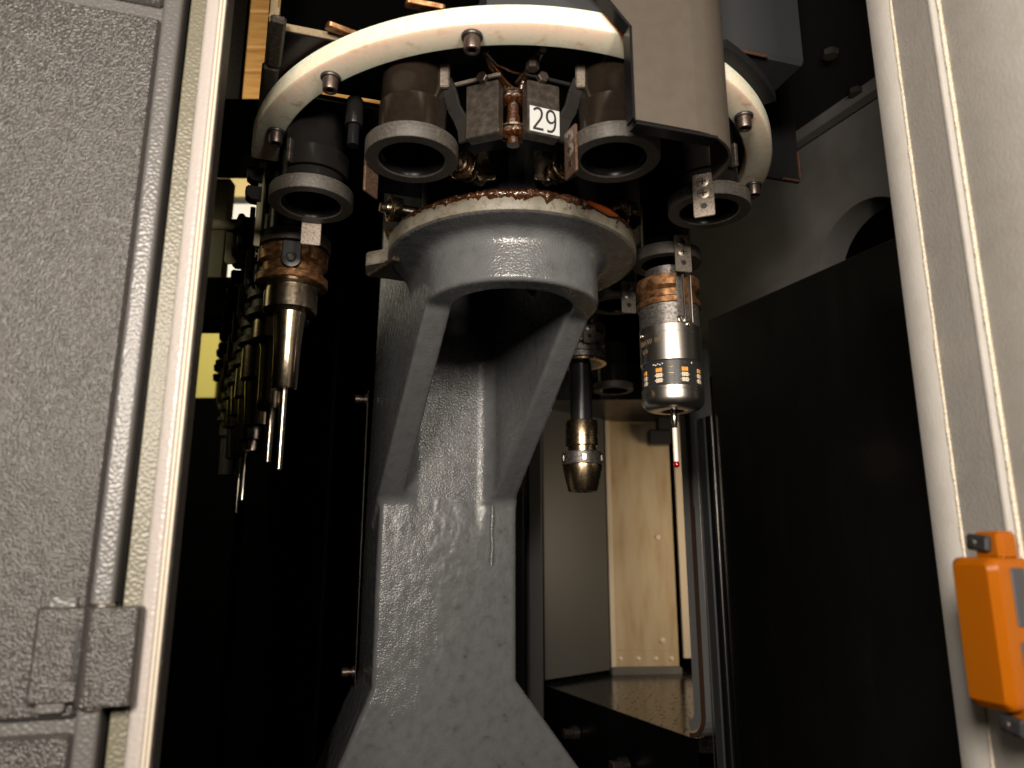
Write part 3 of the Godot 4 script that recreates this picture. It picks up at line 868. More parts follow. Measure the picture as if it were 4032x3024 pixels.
	t = thing("limit_switch", "small black switch block high on the stained cream panel", "switch", W(0.392, 0.305, 1.96))
	s = st(); box(s, turned(Vector3(0, 0, 0)), Vector3(0.06, 0.04, 0.04), 0.004); obj("body", s, M.clip_black, t)
	s = st(); box(s, turned(Vector3(0.02, 0.035, 0)), Vector3(0.05, 0.04, 0.03), 0.004); obj("mount", s, M.clip_black, t)
	s = st(); box(s, turned(W(0.30, 0.40, 1.85)), Vector3(0.6, 0.09, 0.3), 0.002)
	tag(obj("lintel_box", s, M.panel_black), "black lintel over the opening to the working area", "lintel")
	# wall above the panel, with its round hole
	t = thing("side_casting", "grey machine side wall with a round hole above the black panel", "wall", W(0.333, 0, 1.2) + Vector3(0.119, 0, 0.052), a)
	# local: x out to the right, z along the plane (towards the camera)
	s = st()
	var hc := Vector2(0.155, 0.42)       # (z, y) of the hole
	var hr := 0.088
	var n := 40
	for k in n:
		var g0 := TAU * k / n
		var g1 := TAU * (k + 1) / n
		var sq := func(g: float) -> Vector2:
			var c := Vector2(cos(g), sin(g))
			var tx := (0.5 if c.x > 0 else 0.55) / maxf(absf(c.x), 1e-4)
			var ty := (0.23 if c.y > 0 else 0.1) / maxf(absf(c.y), 1e-4)
			return hc + c * minf(tx, ty)
		var i0 := hc + Vector2(cos(g0), sin(g0)) * hr
		var i1 := hc + Vector2(cos(g1), sin(g1)) * hr
		var o0: Vector2 = sq.call(g0)
		var o1: Vector2 = sq.call(g1)
		flat4(s, Vector3(0, i0.y, i0.x), Vector3(0, i1.y, i1.x), Vector3(0, o1.y, o1.x), Vector3(0, o0.y, o0.x), Vector3(-1, 0, 0))
		var na := Vector3(0, -sin(g0), -cos(g0))
		var nb := Vector3(0, -sin(g1), -cos(g1))
		var a0 := Vector3(0, i0.y, i0.x)
		var b0 := Vector3(0, i1.y, i1.x)
		var dx := Vector3(0.05, 0, 0)
		tri(s, a0, b0, b0 + dx, na, nb, nb)
		tri(s, a0, b0 + dx, a0 + dx, na, nb, na)
	obj("plate", s, M.grey_wall, t)
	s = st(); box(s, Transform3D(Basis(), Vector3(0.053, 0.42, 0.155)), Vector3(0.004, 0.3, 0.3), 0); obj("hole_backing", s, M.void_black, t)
	s = st(); box(s, Transform3D(Basis(), Vector3(-0.012, 0.675, 0.0)), Vector3(0.03, 0.05, 1.2), 0.006); obj("top_rail", s, M.grey_wall, t)

func casting() -> void:
	var t := thing("support_casting", "grey painted cast iron column with hooded round collar carrying the tool turret", "machine casting", mp(0, 0, 0), YAW)
	obj("cast_body", cast_mesh(0.0034), null, t)
	# machined rim of the flange, grimy
	var s := st()
	lathe(s, Transform3D(), [Vector2(0.1285, 0.3178), Vector2(0.1302, 0.3172), Vector2(0.1308, 0.316), Vector2(0.1308, 0.3022), Vector2(0.1302, 0.3012), Vector2(0.1285, 0.3006)], 90, deg_to_rad(-105), deg_to_rad(150))
	obj("flange_rim", s, M.rim_paint, t)
	s = st()
	prism(s, Transform3D(), rounded([Vector2(-0.122, -0.025), Vector2(-0.149, -0.048), Vector2(-0.145, -0.08), Vector2(-0.1, -0.085)], 0.004), 0.3015, 0.3168, 0.001)
	obj("flange_lug", s, M.rim_paint, t)
	# run of paint down the column front
	var path := []
	var rads := []
	for k in 14:
		var y := 0.066 - k * 0.0062
		path.append(Vector3(0.0625 + 0.0006 * sin(k * 0.9), y, -0.2996))
		rads.append(0.0032 + 0.0003 * sin(k * 0.7) + (0.0008 if k == 12 else 0.0))
	rads[13] = 0.0012
	obj("paint_run", tube(st(), path, rads, 12), M.cast_paint, t)
	# rusty clamp bar on the ear
	s = st()
	box(s, Transform3D(Basis.from_euler(Vector3(0.0, 0.35, 0.0)), Vector3(-0.131, 0.2985, -0.04)), Vector3(0.008, 0.005, 0.06), 0.001)
	obj("clamp_bar", s, M.brown_plate, t)
	# old grease squeezed out along the rim
	var g := st()
	var gn := noise(FastNoiseLite.TYPE_SIMPLEX_SMOOTH, 1.0, 3, 51)
	var A := 260
	var K := 8
	var rows := []
	for i in A + 1:
		var a := deg_to_rad(-100.0 + 215.0 * i / A)
		var row := []
		var w := 0.5 + 0.5 * gn.get_noise_2d(a * 5.0, 0.0)
		var w2 := gn.get_noise_2d(a * 21.0, 40.0)
		var on := clampf(1.25 - absf(rad_to_deg(a) + 5.0) / 75.0, 0.12, 1.0)
		var heavy := 1.0 + 1.1 * maxf(0.0, gn.get_noise_2d(a * 9.0, 90.0)) 
		var bulge := (0.0012 + 0.0045 * w + 0.003 * maxf(0.0, w2)) * on * heavy
		var drop := (0.001 + 0.008 * w * w + 0.006 * maxf(0.0, w2)) * on * heavy
		var rise := (0.002 + 0.006 * w + 0.004 * maxf(0.0, -w2)) * on
		for k in K + 1:
			var u := float(k) / K
			var q := PI * u
			var jit := 0.0017 * gn.get_noise_2d(a * 60.0, u * 9.0 + 7.0) * on
			var rr := 0.1306 + sin(q) * bulge + jit - 0.004 * (1.0 - u) * (1.0 - u)
			var yy := 0.3165 + lerpf(rise, -drop, u) + jit
			row.append(Vector3(sin(a) * rr, yy, cos(a) * rr))
		rows.append(row)
	for i in A:
		for k in K:
			var p: Vector3 = rows[i][k]
			var q: Vector3 = rows[i][k + 1]
			var r: Vector3 = rows[i + 1][k + 1]
			var v: Vector3 = rows[i + 1][k]
			var out := Vector3(p.x, 0.02, p.z)
			flat4(g, p, q, r, v, out)
	g.index()
	var go := obj("grease", smooth(g), M.grease, t)
	go.set_meta("kind", "stuff")
	# the fresh orange gob and the fallen strands
	var path2 := [Vector3(0.026, 0.3166, 0.1308), Vector3(0.034, 0.3155, 0.1305), Vector3(0.046, 0.314, 0.1268), Vector3(0.058, 0.313, 0.1216), Vector3(0.07, 0.3145, 0.1142)]
	obj("grease_gob", tube(st(), path2, [0.0004, 0.0022, 0.003, 0.0034, 0.0012], 12), M.grease_orange, t)
	for k in 7:
		var a := deg_to_rad([-12, -2, 6, 12, 17, 33, 52][k])
		var pts := []
		var l: float = [0.008, 0.006, 0.011, 0.008, 0.006, 0.009, 0.008][k]
		for j in 7:
			var b := a + 0.012 * sin(j * 1.1 + k)
			pts.append(Vector3(sin(b) * 0.1316, 0.317 - l * j / 6.0, cos(b) * 0.1316))
		obj("grease_strand", tube(st(), pts, [0.0006, 0.0008, 0.0007, 0.0006, 0.0006, 0.0008, 0.0004], 8), M.grease, t)
	# thin sheet along the back edge of the column with two screws
	t = thing("side_sheet", "thin dark sheet standing along the left edge of the grey column, with screws", "sheet", mp(0, 0, 0), YAW)
	s = st(); box(s, Transform3D(Basis(), Vector3(-0.101, -0.06, -0.46)), Vector3(0.002, 0.62, 0.05), 0.0006); obj("sheet", s, M.black_gloss, t)
	s = st(); box(s, Transform3D(Basis(), Vector3(-0.1015, -0.06, -0.4335)), Vector3(0.001, 0.62, 0.0012), 0.0003); obj("bright_edge", s, M.link_steel, t)
	for y in [0.238, -0.165]:
		obj("screw", lathe(st(), along(Vector3(-0.102, y, -0.45), Vector3.LEFT), [Vector2(0, 0.018), Vector2(0.0055, 0.018), Vector2(0.0065, 0.017), Vector2(0.0065, 0.009), Vector2(0.0045, 0.0085), Vector2(0.0045, 0.0035), Vector2(0.008, 0.003), Vector2(0.008, 0)], 20), M.bolt_steel, t)

func smooth(g: SurfaceTool) -> ArrayMesh:
	var s := SurfaceTool.new()
	var a: ArrayMesh = g.commit()
	var arr := a.surface_get_arrays(0)
	var v: PackedVector3Array = arr[Mesh.ARRAY_VERTEX]
	var idx: PackedInt32Array = arr[Mesh.ARRAY_INDEX] if arr[Mesh.ARRAY_INDEX] != null else PackedInt32Array(range(v.size()))
	s.begin(Mesh.PRIMITIVE_TRIANGLES)
	s.set_smooth_group(0)
	for i in idx: s.add_vertex(v[i])
	s.generate_normals()
	return s.commit()

func housing() -> void:
	# white guide ring
	var c := W(0, 0, 0.737)
	var t := thing("guide_ring", "curved white nylon guide rail arching round the turret, held by socket screws", "guide rail", c)
	obj("arc", lathe(st(), Transform3D(), [Vector2(0.2435, 0.397), Vector2(0.266, 0.397), Vector2(0.2675, 0.3955), Vector2(0.2675, 0.3835), Vector2(0.2665, 0.3815), Vector2(0.2645, 0.3805), Vector2(0.2435, 0.38), Vector2(0.242, 0.3815), Vector2(0.242, 0.3955), Vector2(0.2435, 0.397)], 110, deg_to_rad(-73), deg_to_rad(100), 32), M.nylon, t)
	for p in [[-0.030, 0.484], [-0.148, 0.533], [-0.217, 0.613], [0.206, 0.588], [0.2545, 0.713]]:
		cap_screw(t, turned(Vector3(p[0], 0.379, 0.737 - p[1])), 0.0064, 0.0115)
	# sheet-metal housing that the rail hangs from
	t = thing("turret_housing", "black sheet metal housing over the turret with tan edges coloured as if warmly lit", "housing", W(0, 0, 0))
	var s := st()
	var fl := Vector2(-0.189, -0.501)
	var rd := Vector2(0.956, -0.292)
	prism(s, turned(Vector3(0, 0.4, 0)), [fl, fl + rd * 0.12, fl + rd * 0.12 + Vector2(-0.0169, -0.0555), fl + rd * 0.036 + Vector2(-0.0169, -0.0555), Vector2(-0.215, -0.604), Vector2(-0.229, -0.604)], 0.0, 0.004, 0.0004)
	obj("front_plate", s, M.black_gloss, t)
	s = st()
	prism(s, turned(Vector3(0, 0.4, 0)), [Vector2(-0.2292, -0.6045), Vector2(-0.2152, -0.6045), Vector2(-0.181, -0.592), Vector2(-0.1, -0.617), Vector2(-0.03, -0.66), Vector2(-0.06, -0.8), Vector2(-0.26, -0.73), Vector2(-0.267, -0.70)], 0.0, 0.004, 0.0004)
	obj("rear_plate", s, M.black_gloss, t)
	# edges of both plates, warm light put into their tan colour
	var edge := func(a: Vector2, b: Vector2, y: float, h: float, m: Material, nm: String) -> void:
		var e := st()
		var d := b - a
		box(e, turned(Vector3((a.x + b.x) / 2, y, (a.y + b.y) / 2), -atan2(d.y, d.x)), Vector3(d.length(), h, 0.002), 0.0006)
		obj(nm, e, m, t)
	edge.call(fl + Vector2(0.0, 0.0012), fl + rd * 0.12 + Vector2(0, 0.0012), 0.4035, 0.0062, M.edge_tan, "front_edge")
	edge.call(Vector2(-0.181, -0.5908), Vector2(-0.1, -0.6158), 0.403, 0.0055, M.edge_tan, "slot_edge")
	# left wall of the housing with its rolled lower corner
	s = st()
	prism(s, turned(Vector3(0, 0.4, 0)), [Vector2(-0.189, -0.5), Vector2(-0.267, -0.7), Vector2(-0.264, -0.701), Vector2(-0.186, -0.5)], 0.004, 0.3, 0.0004)
	obj("side_wall", s, M.brown_plate, t)
	s = st()
	box(s, turned(Vector3(-0.1865, 0.5, -0.4995)), Vector3(0.0062, 0.19, 0.0022), 0.0008)
	obj("side_wall_edge", s, M.edge_tan, t)
	s = st()
	lathe(s, Transform3D(Basis.from_euler(Vector3(-PI / 2, 0, 0)), Vector3(-0.1815, 0.4085, -0.4988)), [Vector2(0.002, 0.001), Vector2(0.0082, 0.001), Vector2(0.0082, -0.001), Vector2(0.002, -0.001), Vector2(0.002, 0.001)], 12, -PI / 2 - 0.0, 0.0)
	obj("rolled_corner", s, M.edge_tan, t)
	s = st()
	box(s, turned(Vector3(-0.1885, 0.399, -0.515), 0.37), Vector3(0.012, 0.0065, 0.06), 0.002)
	box(s, turned(Vector3(-0.2165, 0.3985, -0.582), 0.37), Vector3(0.014, 0.0065, 0.084), 0.002)
	box(s, turned(Vector3(-0.2475, 0.398, -0.657), 0.37), Vector3(0.016, 0.0065, 0.078), 0.002)
	obj("scuffed_edge", s, M.brown_plate, t)
	s = st()
	box(s, turned(Vector3(0.021, 0.62, -0.635), 0.29), Vector3(0.474, 0.44, 0.004), 0.0005)
	obj("rear_wall", s, M.void_black, t)
	# dull grey lower face in front, above the rail
	s = st()
	prism(s, turned(Vector3(0, 0.402, 0)), [Vector2(-0.02, -0.505), Vector2(0.10, -0.487), Vector2(0.12, -0.56), Vector2(-0.035, -0.56)], 0.0, 0.05, 0.001)
	obj("rail_carrier", s, M.grey_plate, t)
	# worn copper clips over the rail
	for k in [[-0.132, 0.403, 0.508, 0.55, 0.1], [-0.066, 0.4065, 0.484, 0.27, 0.05]]:
		s = plate(st(), Transform3D(Basis.from_euler(Vector3(-1.25, k[3], 0.0)), Vector3(k[0], k[1], -k[2])), 0.03, 0.012, 0.004, 0.003)
		obj("copper_clip", s, M.copper_rust, t)
	# underside that the pots hang from
	s = st()
	lathe(s, Transform3D(Basis(), Vector3(0, 0.398, -0.737)), [Vector2(0.06, 0.004), Vector2(0.236, 0.004), Vector2(0.236, 0.0), Vector2(0.06, 0.0), Vector2(0.06, 0.004)], 60, deg_to_rad(-36), deg_to_rad(120))
	obj("carrier_disc", s, M.black_paint, t)
	# right hand hanging plates
	s = st()
	box(s, turned(Vector3(0.275, 0.56, -0.80), 0.29), Vector3(0.155, 0.24, 0.006), 0.001)
	obj("hanger_plate", s, M.black_paint, t)
	s = st(); box(s, turned(Vector3(0.3487, 0.462, -0.8182), 0.29), Vector3(0.0016, 0.035, 0.004), 0.0006)
	box(s, turned(Vector3(0.3375, 0.4408, -0.8155), 0.29), Vector3(0.025, 0.002, 0.004), 0.0006)
	obj("rusty_corner", s, M.rust, t)
	s = st(); box(s, turned(Vector3(0.224, 0.558, -0.652), 0.29), Vector3(0.13, 0.165, 0.05), 0.004)
	obj("grey_cover_box", s, M.grey_plate, t)
	s = st(); box(s, turned(Vector3(0.221, 0.4752, -0.6255), 0.29), Vector3(0.06, 0.003, 0.003), 0.001)
	obj("rusty_underside", s, M.rust, t)
	s = st()
	lathe(s, Transform3D(Basis(), Vector3(0, 0.396, -0.737)), [Vector2(0.262, 0.008), Vector2(0.279, 0.008), Vector2(0.279, 0.0), Vector2(0.262, 0.0), Vector2(0.262, 0.008)], 24, deg_to_rad(38), deg_to_rad(58))
	obj("rail_backing", s, M.black_paint, t)
	# dark ceiling plate to the right, with two hexagon bolts
	t = thing("ceiling_plate", "black plate overhead at right with two dark hexagon bolts", "plate", W(0.43, 0.66, 0.95), 0.4)
	s = st(); box(s, turned(Vector3(0, 0.01, 0), 0, 0.0), Vector3(0.5, 0.012, 0.62), 0.001); obj("sheet", s, M.black_paint, t)
	for p in [Vector2(-0.03, 0.07), Vector2(0.07, 0.02)]:
		obj("hexagon_bolt", hex_head(st(), Transform3D(Basis.from_euler(Vector3(PI, 0, 0)), Vector3(p.x, 0.004, p.y)), 0.011, 0.009), M.dark_screw, t)
	s = st(); box(s, turned(Vector3(0.05, -0.012, 0.24), 0.1), Vector3(0.5, 0.03, 0.05), 0.003); obj("stiffener", s, M.black_paint, t)
	# bent cover guard
	t = thing("cover_guard", "dark bent sheet guard, warm reflection put into its taupe colour, with rounded right side covering the rail", "guard", mp(0, 0, 0), YAW)
	# outline in local (right, back): front face with rolled right edge, sheet thickness 2 mm
	var b0 := -0.285
	var r0 := 0.0045
	var r1 := 0.1
	s = st()
	var pts := []
	pts.append(Vector2(r0, b0))
	pts.append(Vector2(r1 - 0.046, b0))
	for k in 9:
		var g := PI / 2 * k / 8.0
		pts.append(Vector2(r1 - 0.046 + 0.052 * sin(g), b0 + 0.052 * (1 - cos(g))))
	pts.append(Vector2(r1 + 0.006, b0 + 0.062))
	pts.append(Vector2(r1 + 0.004, b0 + 0.062))
	for k in 9:
		var g := PI / 2 * (8 - k) / 8.0
		pts.append(Vector2(r1 - 0.046 + 0.050 * sin(g), b0 + 0.002 + 0.050 * (1 - cos(g))))
	pts.append(Vector2(r0, b0 + 0.002))
	cover_sheet(s, pts, 0.3005, 0.56, r0)
	obj("sheet", s, M.cover_warm_sheen, t)
	s = st()
	box(s, Transform3D(Basis(), Vector3(r0 - 0.0012, 0.339, -b0 - 0.005)), Vector3(0.0022, 0.076, 0.011), 0.0004)
	obj("folded_edge", s, M.black_gloss, t)
	s = st()
	box(s, Transform3D(Basis(), Vector3(0.038, 0.2985, -b0 - 0.006)), Vector3(0.066, 0.0024, 0.012), 0.0004)
	obj("lower_fold", s, M.black_gloss, t)
	s = st()
	box(s, Transform3D(Basis.from_euler(Vector3(0, 0, -0.83)), Vector3(r0 - 0.0125, 0.3885, -b0 - 0.005)), Vector3(0.036, 0.0022, 0.011), 0.0004)
	obj("slanted_fold", s, M.black_gloss, t)

# the guard's sheet: constant outline in plan, lower corner eased, left edge slanting out above
func cover_sheet(s: SurfaceTool, pts: Array, y0: float, y1: float, r0: float) -> void:
	prism(s, Transform3D(), pts.map(func(p): return Vector2(p.x, -p.y)), y0, 0.3765, 0.0)
	prism(s, Transform3D(), pts.map(func(p): return Vector2(p.x, -p.y)), 0.3765, y1, 0.0)
	# slanting piece to the left of the straight edge
	var a := Vector3(r0, 0.3765, -pts[0].y)
	var o := [Vector2(r0, -0.3765), Vector2(r0 - 0.12, -0.508), Vector2(r0 - 0.12, -0.56), Vector2(r0, -0.56)]
	prism(s, Transform3D(Basis(Vector3.RIGHT, Vector3.BACK, Vector3.DOWN), Vector3(0, 0, -pts[0].y - 0.001)), o, -0.001, 0.001, 0.0)

func pots_and_tools() -> void:
	var h := 0.31
	var A := tool_pot(W(-0.183, h, 0.621), deg_to_rad(-76), "black pot with a wide clamp band, under the lower left end of the white rail")
	clamp_band(A, deg_to_rad(53), deg_to_rad(168), 0.026, deg_to_rad(54))
	var B := tool_pot(W(-0.081, h, 0.542), deg_to_rad(-24), "brown-black open pot with a bright streak, left of the number plate", true, "black tool pots round the turret", true)
	var C := tool_pot(W(0.082, h, 0.542), deg_to_rad(24), "open pot right of the number plate, partly behind the taupe guard", true, "black tool pots round the turret", true)
	var D := tool_pot(W(0.183, h, 0.634), deg_to_rad(68), "open pot with a two-screw strap facing out, under the guard's right corner")
	clamp_band(D, deg_to_rad(-120), deg_to_rad(-35), 0.03, deg_to_rad(-36))
	tool_pot(W(0.170, h, 0.765), deg_to_rad(104), "dim pot gripping the touch probe from above")
	tool_pot(W(0.133, h, 0.90), deg_to_rad(105), "dark empty pot hidden in the gloom behind the touch probe")
	tool_pot(W(0.098, h, 1.03), deg_to_rad(105), "dark pot above the drill chuck, behind the casting hood")
	tool_pot(W(0.19, 0.30, 1.36), deg_to_rad(105), "small far pot left of the probe's glass window", false)
	# bright hook plates of the two front pots
	for k in [[B, 1.0], [C, -1.0]]:
		var p: Node3D = k[0]
		var sg: float = k[1]
		var inv := Basis.from_euler(Vector3(0, -p.rotation.y, 0))
		var s := st()
		var at := Vector3(0.0262 * sg, 0.0695, 0.011)
		box(s, Transform3D(inv, inv * at), Vector3(0.0085, 0.0215, 0.005), 0.0012)
		obj("hook_end", s, M.strap_steel, p)
		s = st()
		var pth := []
		for q in [[0.027, 0.066, 0.009], [0.031, 0.056, 0.006], [0.0335, 0.047, 0.001], [0.0385, 0.039, -0.002], [0.042, 0.03, -0.003], [0.043, 0.02, -0.004]]:
			pth.append(inv * Vector3(q[0] * sg, q[1], q[2]))
		for i in pth.size() - 1:
			var d: Vector3 = pth[i + 1] - pth[i]
			box(s, along((pth[i] + pth[i + 1]) / 2, d), Vector3(0.012, d.length() + 0.002, 0.004), 0.0008)
		obj("hook_arm", s, M.finger, p)
	# pin block left of pot B
	var t := thing("stop_pin", "black stop pin with rounded top left of the brown-black pot", "pin", W(-0.137, 0.363, 0.575))
	obj("pin", lathe_of([Vector2(0, 0.026), Vector2(0.006, 0.0255), Vector2(0.0075, 0.023), Vector2(0.0078, 0.0), Vector2(0.0072, -0.001), Vector2(0, -0.001)], 28), M.pot_dark, t)
	obj("stem", lathe_of([Vector2(0, 0.0), Vector2(0.005, 0.0), Vector2(0.005, -0.02), Vector2(0, -0.02)], 20), M.black_gloss, t)
	# chain of pots running back on the left
	var tools := [
		# y values from the pot's lower face: body profile, cutter profile
		[[Vector2(0.028, -0.0395), Vector2(0.0283, -0.042), Vector2(0.0262, -0.0425), Vector2(0.0262, -0.047), Vector2(0.0268, -0.0475), Vector2(0.0268, -0.066), Vector2(0.0255, -0.0675), Vector2(0.0165, -0.0685), Vector2(0.0158, -0.072), Vector2(0.0135, -0.10), Vector2(0.0123, -0.1465), Vector2(0.0112, -0.148), Vector2(0, -0.148)], [Vector2(0.0035, -0.147), Vector2(0.0035, -0.2), Vector2(0.003, -0.228), Vector2(0, -0.23)], "brown_steel", "slim conical tool holder with copper flange and long thin end mill, nearest on the left"],
		[[Vector2(0.028, -0.0395), Vector2(0.0285, -0.065), Vector2(0.0185, -0.067), Vector2(0.0165, -0.075), Vector2(0.0155, -0.135), Vector2(0.0155, -0.145), Vector2(0.0145, -0.1465), Vector2(0, -0.1465)], [Vector2(0.005, -0.146), Vector2(0.005, -0.18), Vector2(0.0042, -0.207), Vector2(0, -0.209)], "brown_steel", "straight brown tool holder with a spiral drill, just behind the nearest holder"],
		[[Vector2(0.03, -0.0395), Vector2(0.03, -0.085), Vector2(0.024, -0.087), Vector2(0.022, -0.12), Vector2(0.021, -0.146), Vector2(0.0195, -0.147), Vector2(0, -0.147)], [], "brown_steel", "stout blunt-ended tool holder, third along the left chain"],
		[[Vector2(0.03, -0.0395), Vector2(0.03, -0.085), Vector2(0.024, -0.087), Vector2(0.0215, -0.147), Vector2(0.02, -0.148), Vector2(0, -0.148)], [Vector2(0.015, -0.147), Vector2(0.015, -0.163), Vector2(0, -0.164)], "steel", "blunt steel holder with a stepped nose, fourth along the left chain"],
		[[Vector2(0.03, -0.0395), Vector2(0.028, -0.09), Vector2(0.02, -0.094), Vector2(0.018, -0.151), Vector2(0, -0.152)], [Vector2(0.0045, -0.151), Vector2(0.0045, -0.19), Vector2(0.006, -0.2), Vector2(0.006, -0.225), Vector2(0, -0.232)], "brown_steel", "holder with copper nose and slender drill, fifth along the left chain"],
		[[Vector2(0.03, -0.0395), Vector2(0.028, -0.09), Vector2(0.02, -0.094), Vector2(0.017, -0.14), Vector2(0, -0.141)], [Vector2(0.0055, -0.14), Vector2(0.0055, -0.2), Vector2(0.004, -0.238), Vector2(0, -0.24)], "steel", "dim holder with the lowest reaching drill, sixth along the left chain"],
		[[Vector2(0.03, -0.0395), Vector2(0.03, -0.07), Vector2(0.022, -0.073), Vector2(0.02, -0.13), Vector2(0, -0.13)], [], "dull_steel", "short dark holder at the far end of the left chain, before the yellow patch"],
		[[Vector2(0.03, -0.0395), Vector2(0.03, -0.07), Vector2(0.026, -0.073), Vector2(0.025, -0.15), Vector2(0, -0.15)], [], "dull_steel", "farthest dark holder on the left chain"]]
	var ordinal := ["first", "second", "third", "fourth", "fifth", "sixth", "seventh", "eighth"]
	for k in 8:
		var at := W(-0.229 - 0.05 * k, h, 0.727 + 0.115 * k)
		var p := tool_pot(at, deg_to_rad(-66), "%s pot back along the left chain, with two dark fingers on its outer side" % ordinal[k], k < 2, "tool pots along the left chain")
		var s := st()
		for z in [0.0385, 0.034]:
			box(s, Transform3D(Basis(), Vector3(0.012 if z > 0.035 else -0.02, 0.045, z)), Vector3(0.0035, 0.1, 0.006), 0.0006)
		obj("side_strip", s, M.strip_yellow_lit, p)
		for y in [0.071, 0.05]:
			s = st()
			var hook := [Vector2(0.0, 0.008), Vector2(0.013, 0.0075), Vector2(0.0155, 0.005), Vector2(0.0145, -0.004), Vector2(0.010, -0.0075), Vector2(0.0, -0.0075)]
			prism(s, Transform3D(Basis(Vector3.BACK, Vector3.RIGHT, Vector3.UP), Vector3(0.012, y, 0.038)), hook, -0.007, 0.007, 0.0008)
			obj("finger", s, M.finger, p)
		var d: Array = tools[k]
		holder(at, deg_to_rad(14), d[3], "tool holders on the left chain", d[0], d[1], M[d[2]], M.steel, k == 0)
	# right chain: drill chuck
	var f := holder(W(0.098, h, 1.03), deg_to_rad(-10), "black-bodied tool holder with a keyless drill chuck, behind the casting on the right", "", [Vector2(0.028, -0.0395), Vector2(0.0305, -0.041), Vector2(0.0305, -0.044), Vector2(0.0155, -0.045), Vector2(0.0155, -0.126), Vector2(0.0215, -0.1265), Vector2(0.0222, -0.1275), Vector2(0.0222, -0.145)], [], M.drill_black, M.steel, false)
	obj("chuck_sleeve", lathe_of([Vector2(0.0222, -0.1265), Vector2(0.0226, -0.1275), Vector2(0.0226, -0.1475), Vector2(0.0216, -0.148), Vector2(0.0216, -0.1492), Vector2(0.0226, -0.15), Vector2(0.0226, -0.161), Vector2(0.0215, -0.162), Vector2(0.0195, -0.1625), Vector2(0.0195, -0.173)], 44), M.brass, f)
	obj("knurled_ring", lathe_of([Vector2(0.0195, -0.17), Vector2(0.0265, -0.1705), Vector2(0.0275, -0.1715), Vector2(0.0278, -0.187), Vector2(0.027, -0.188), Vector2(0.02, -0.188)], 44), M.dull_steel, f)
	obj("chuck_nose", lathe_of([Vector2(0.026, -0.188), Vector2(0.0272, -0.1885), Vector2(0.0272, -0.193), Vector2(0.0205, -0.223), Vector2(0.019, -0.225), Vector2(0.0125, -0.225), Vector2(0.012, -0.218), Vector2(0, -0.218)], 44), M.brass, f)
	for a in [-1.25, 0.18, 1.45]:
		var s := st()
		box(s, Transform3D(Basis.from_euler(Vector3(0, a, 0)), Vector3(sin(a), 0, cos(a)) * 0.0272 + Vector3(0, -0.1795, 0)), Vector3(0.006, 0.009, 0.003), 0.0008)
		obj("spanner_flat", s, M.steel, f)
	# stop screw sticking out of the flange of the chuck holder
	obj("flange_lip", lathe_of([Vector2(0.03, -0.0405), Vector2(0.0375, -0.041), Vector2(0.0375, -0.0435), Vector2(0.03, -0.044)], 40), M.brass, f)

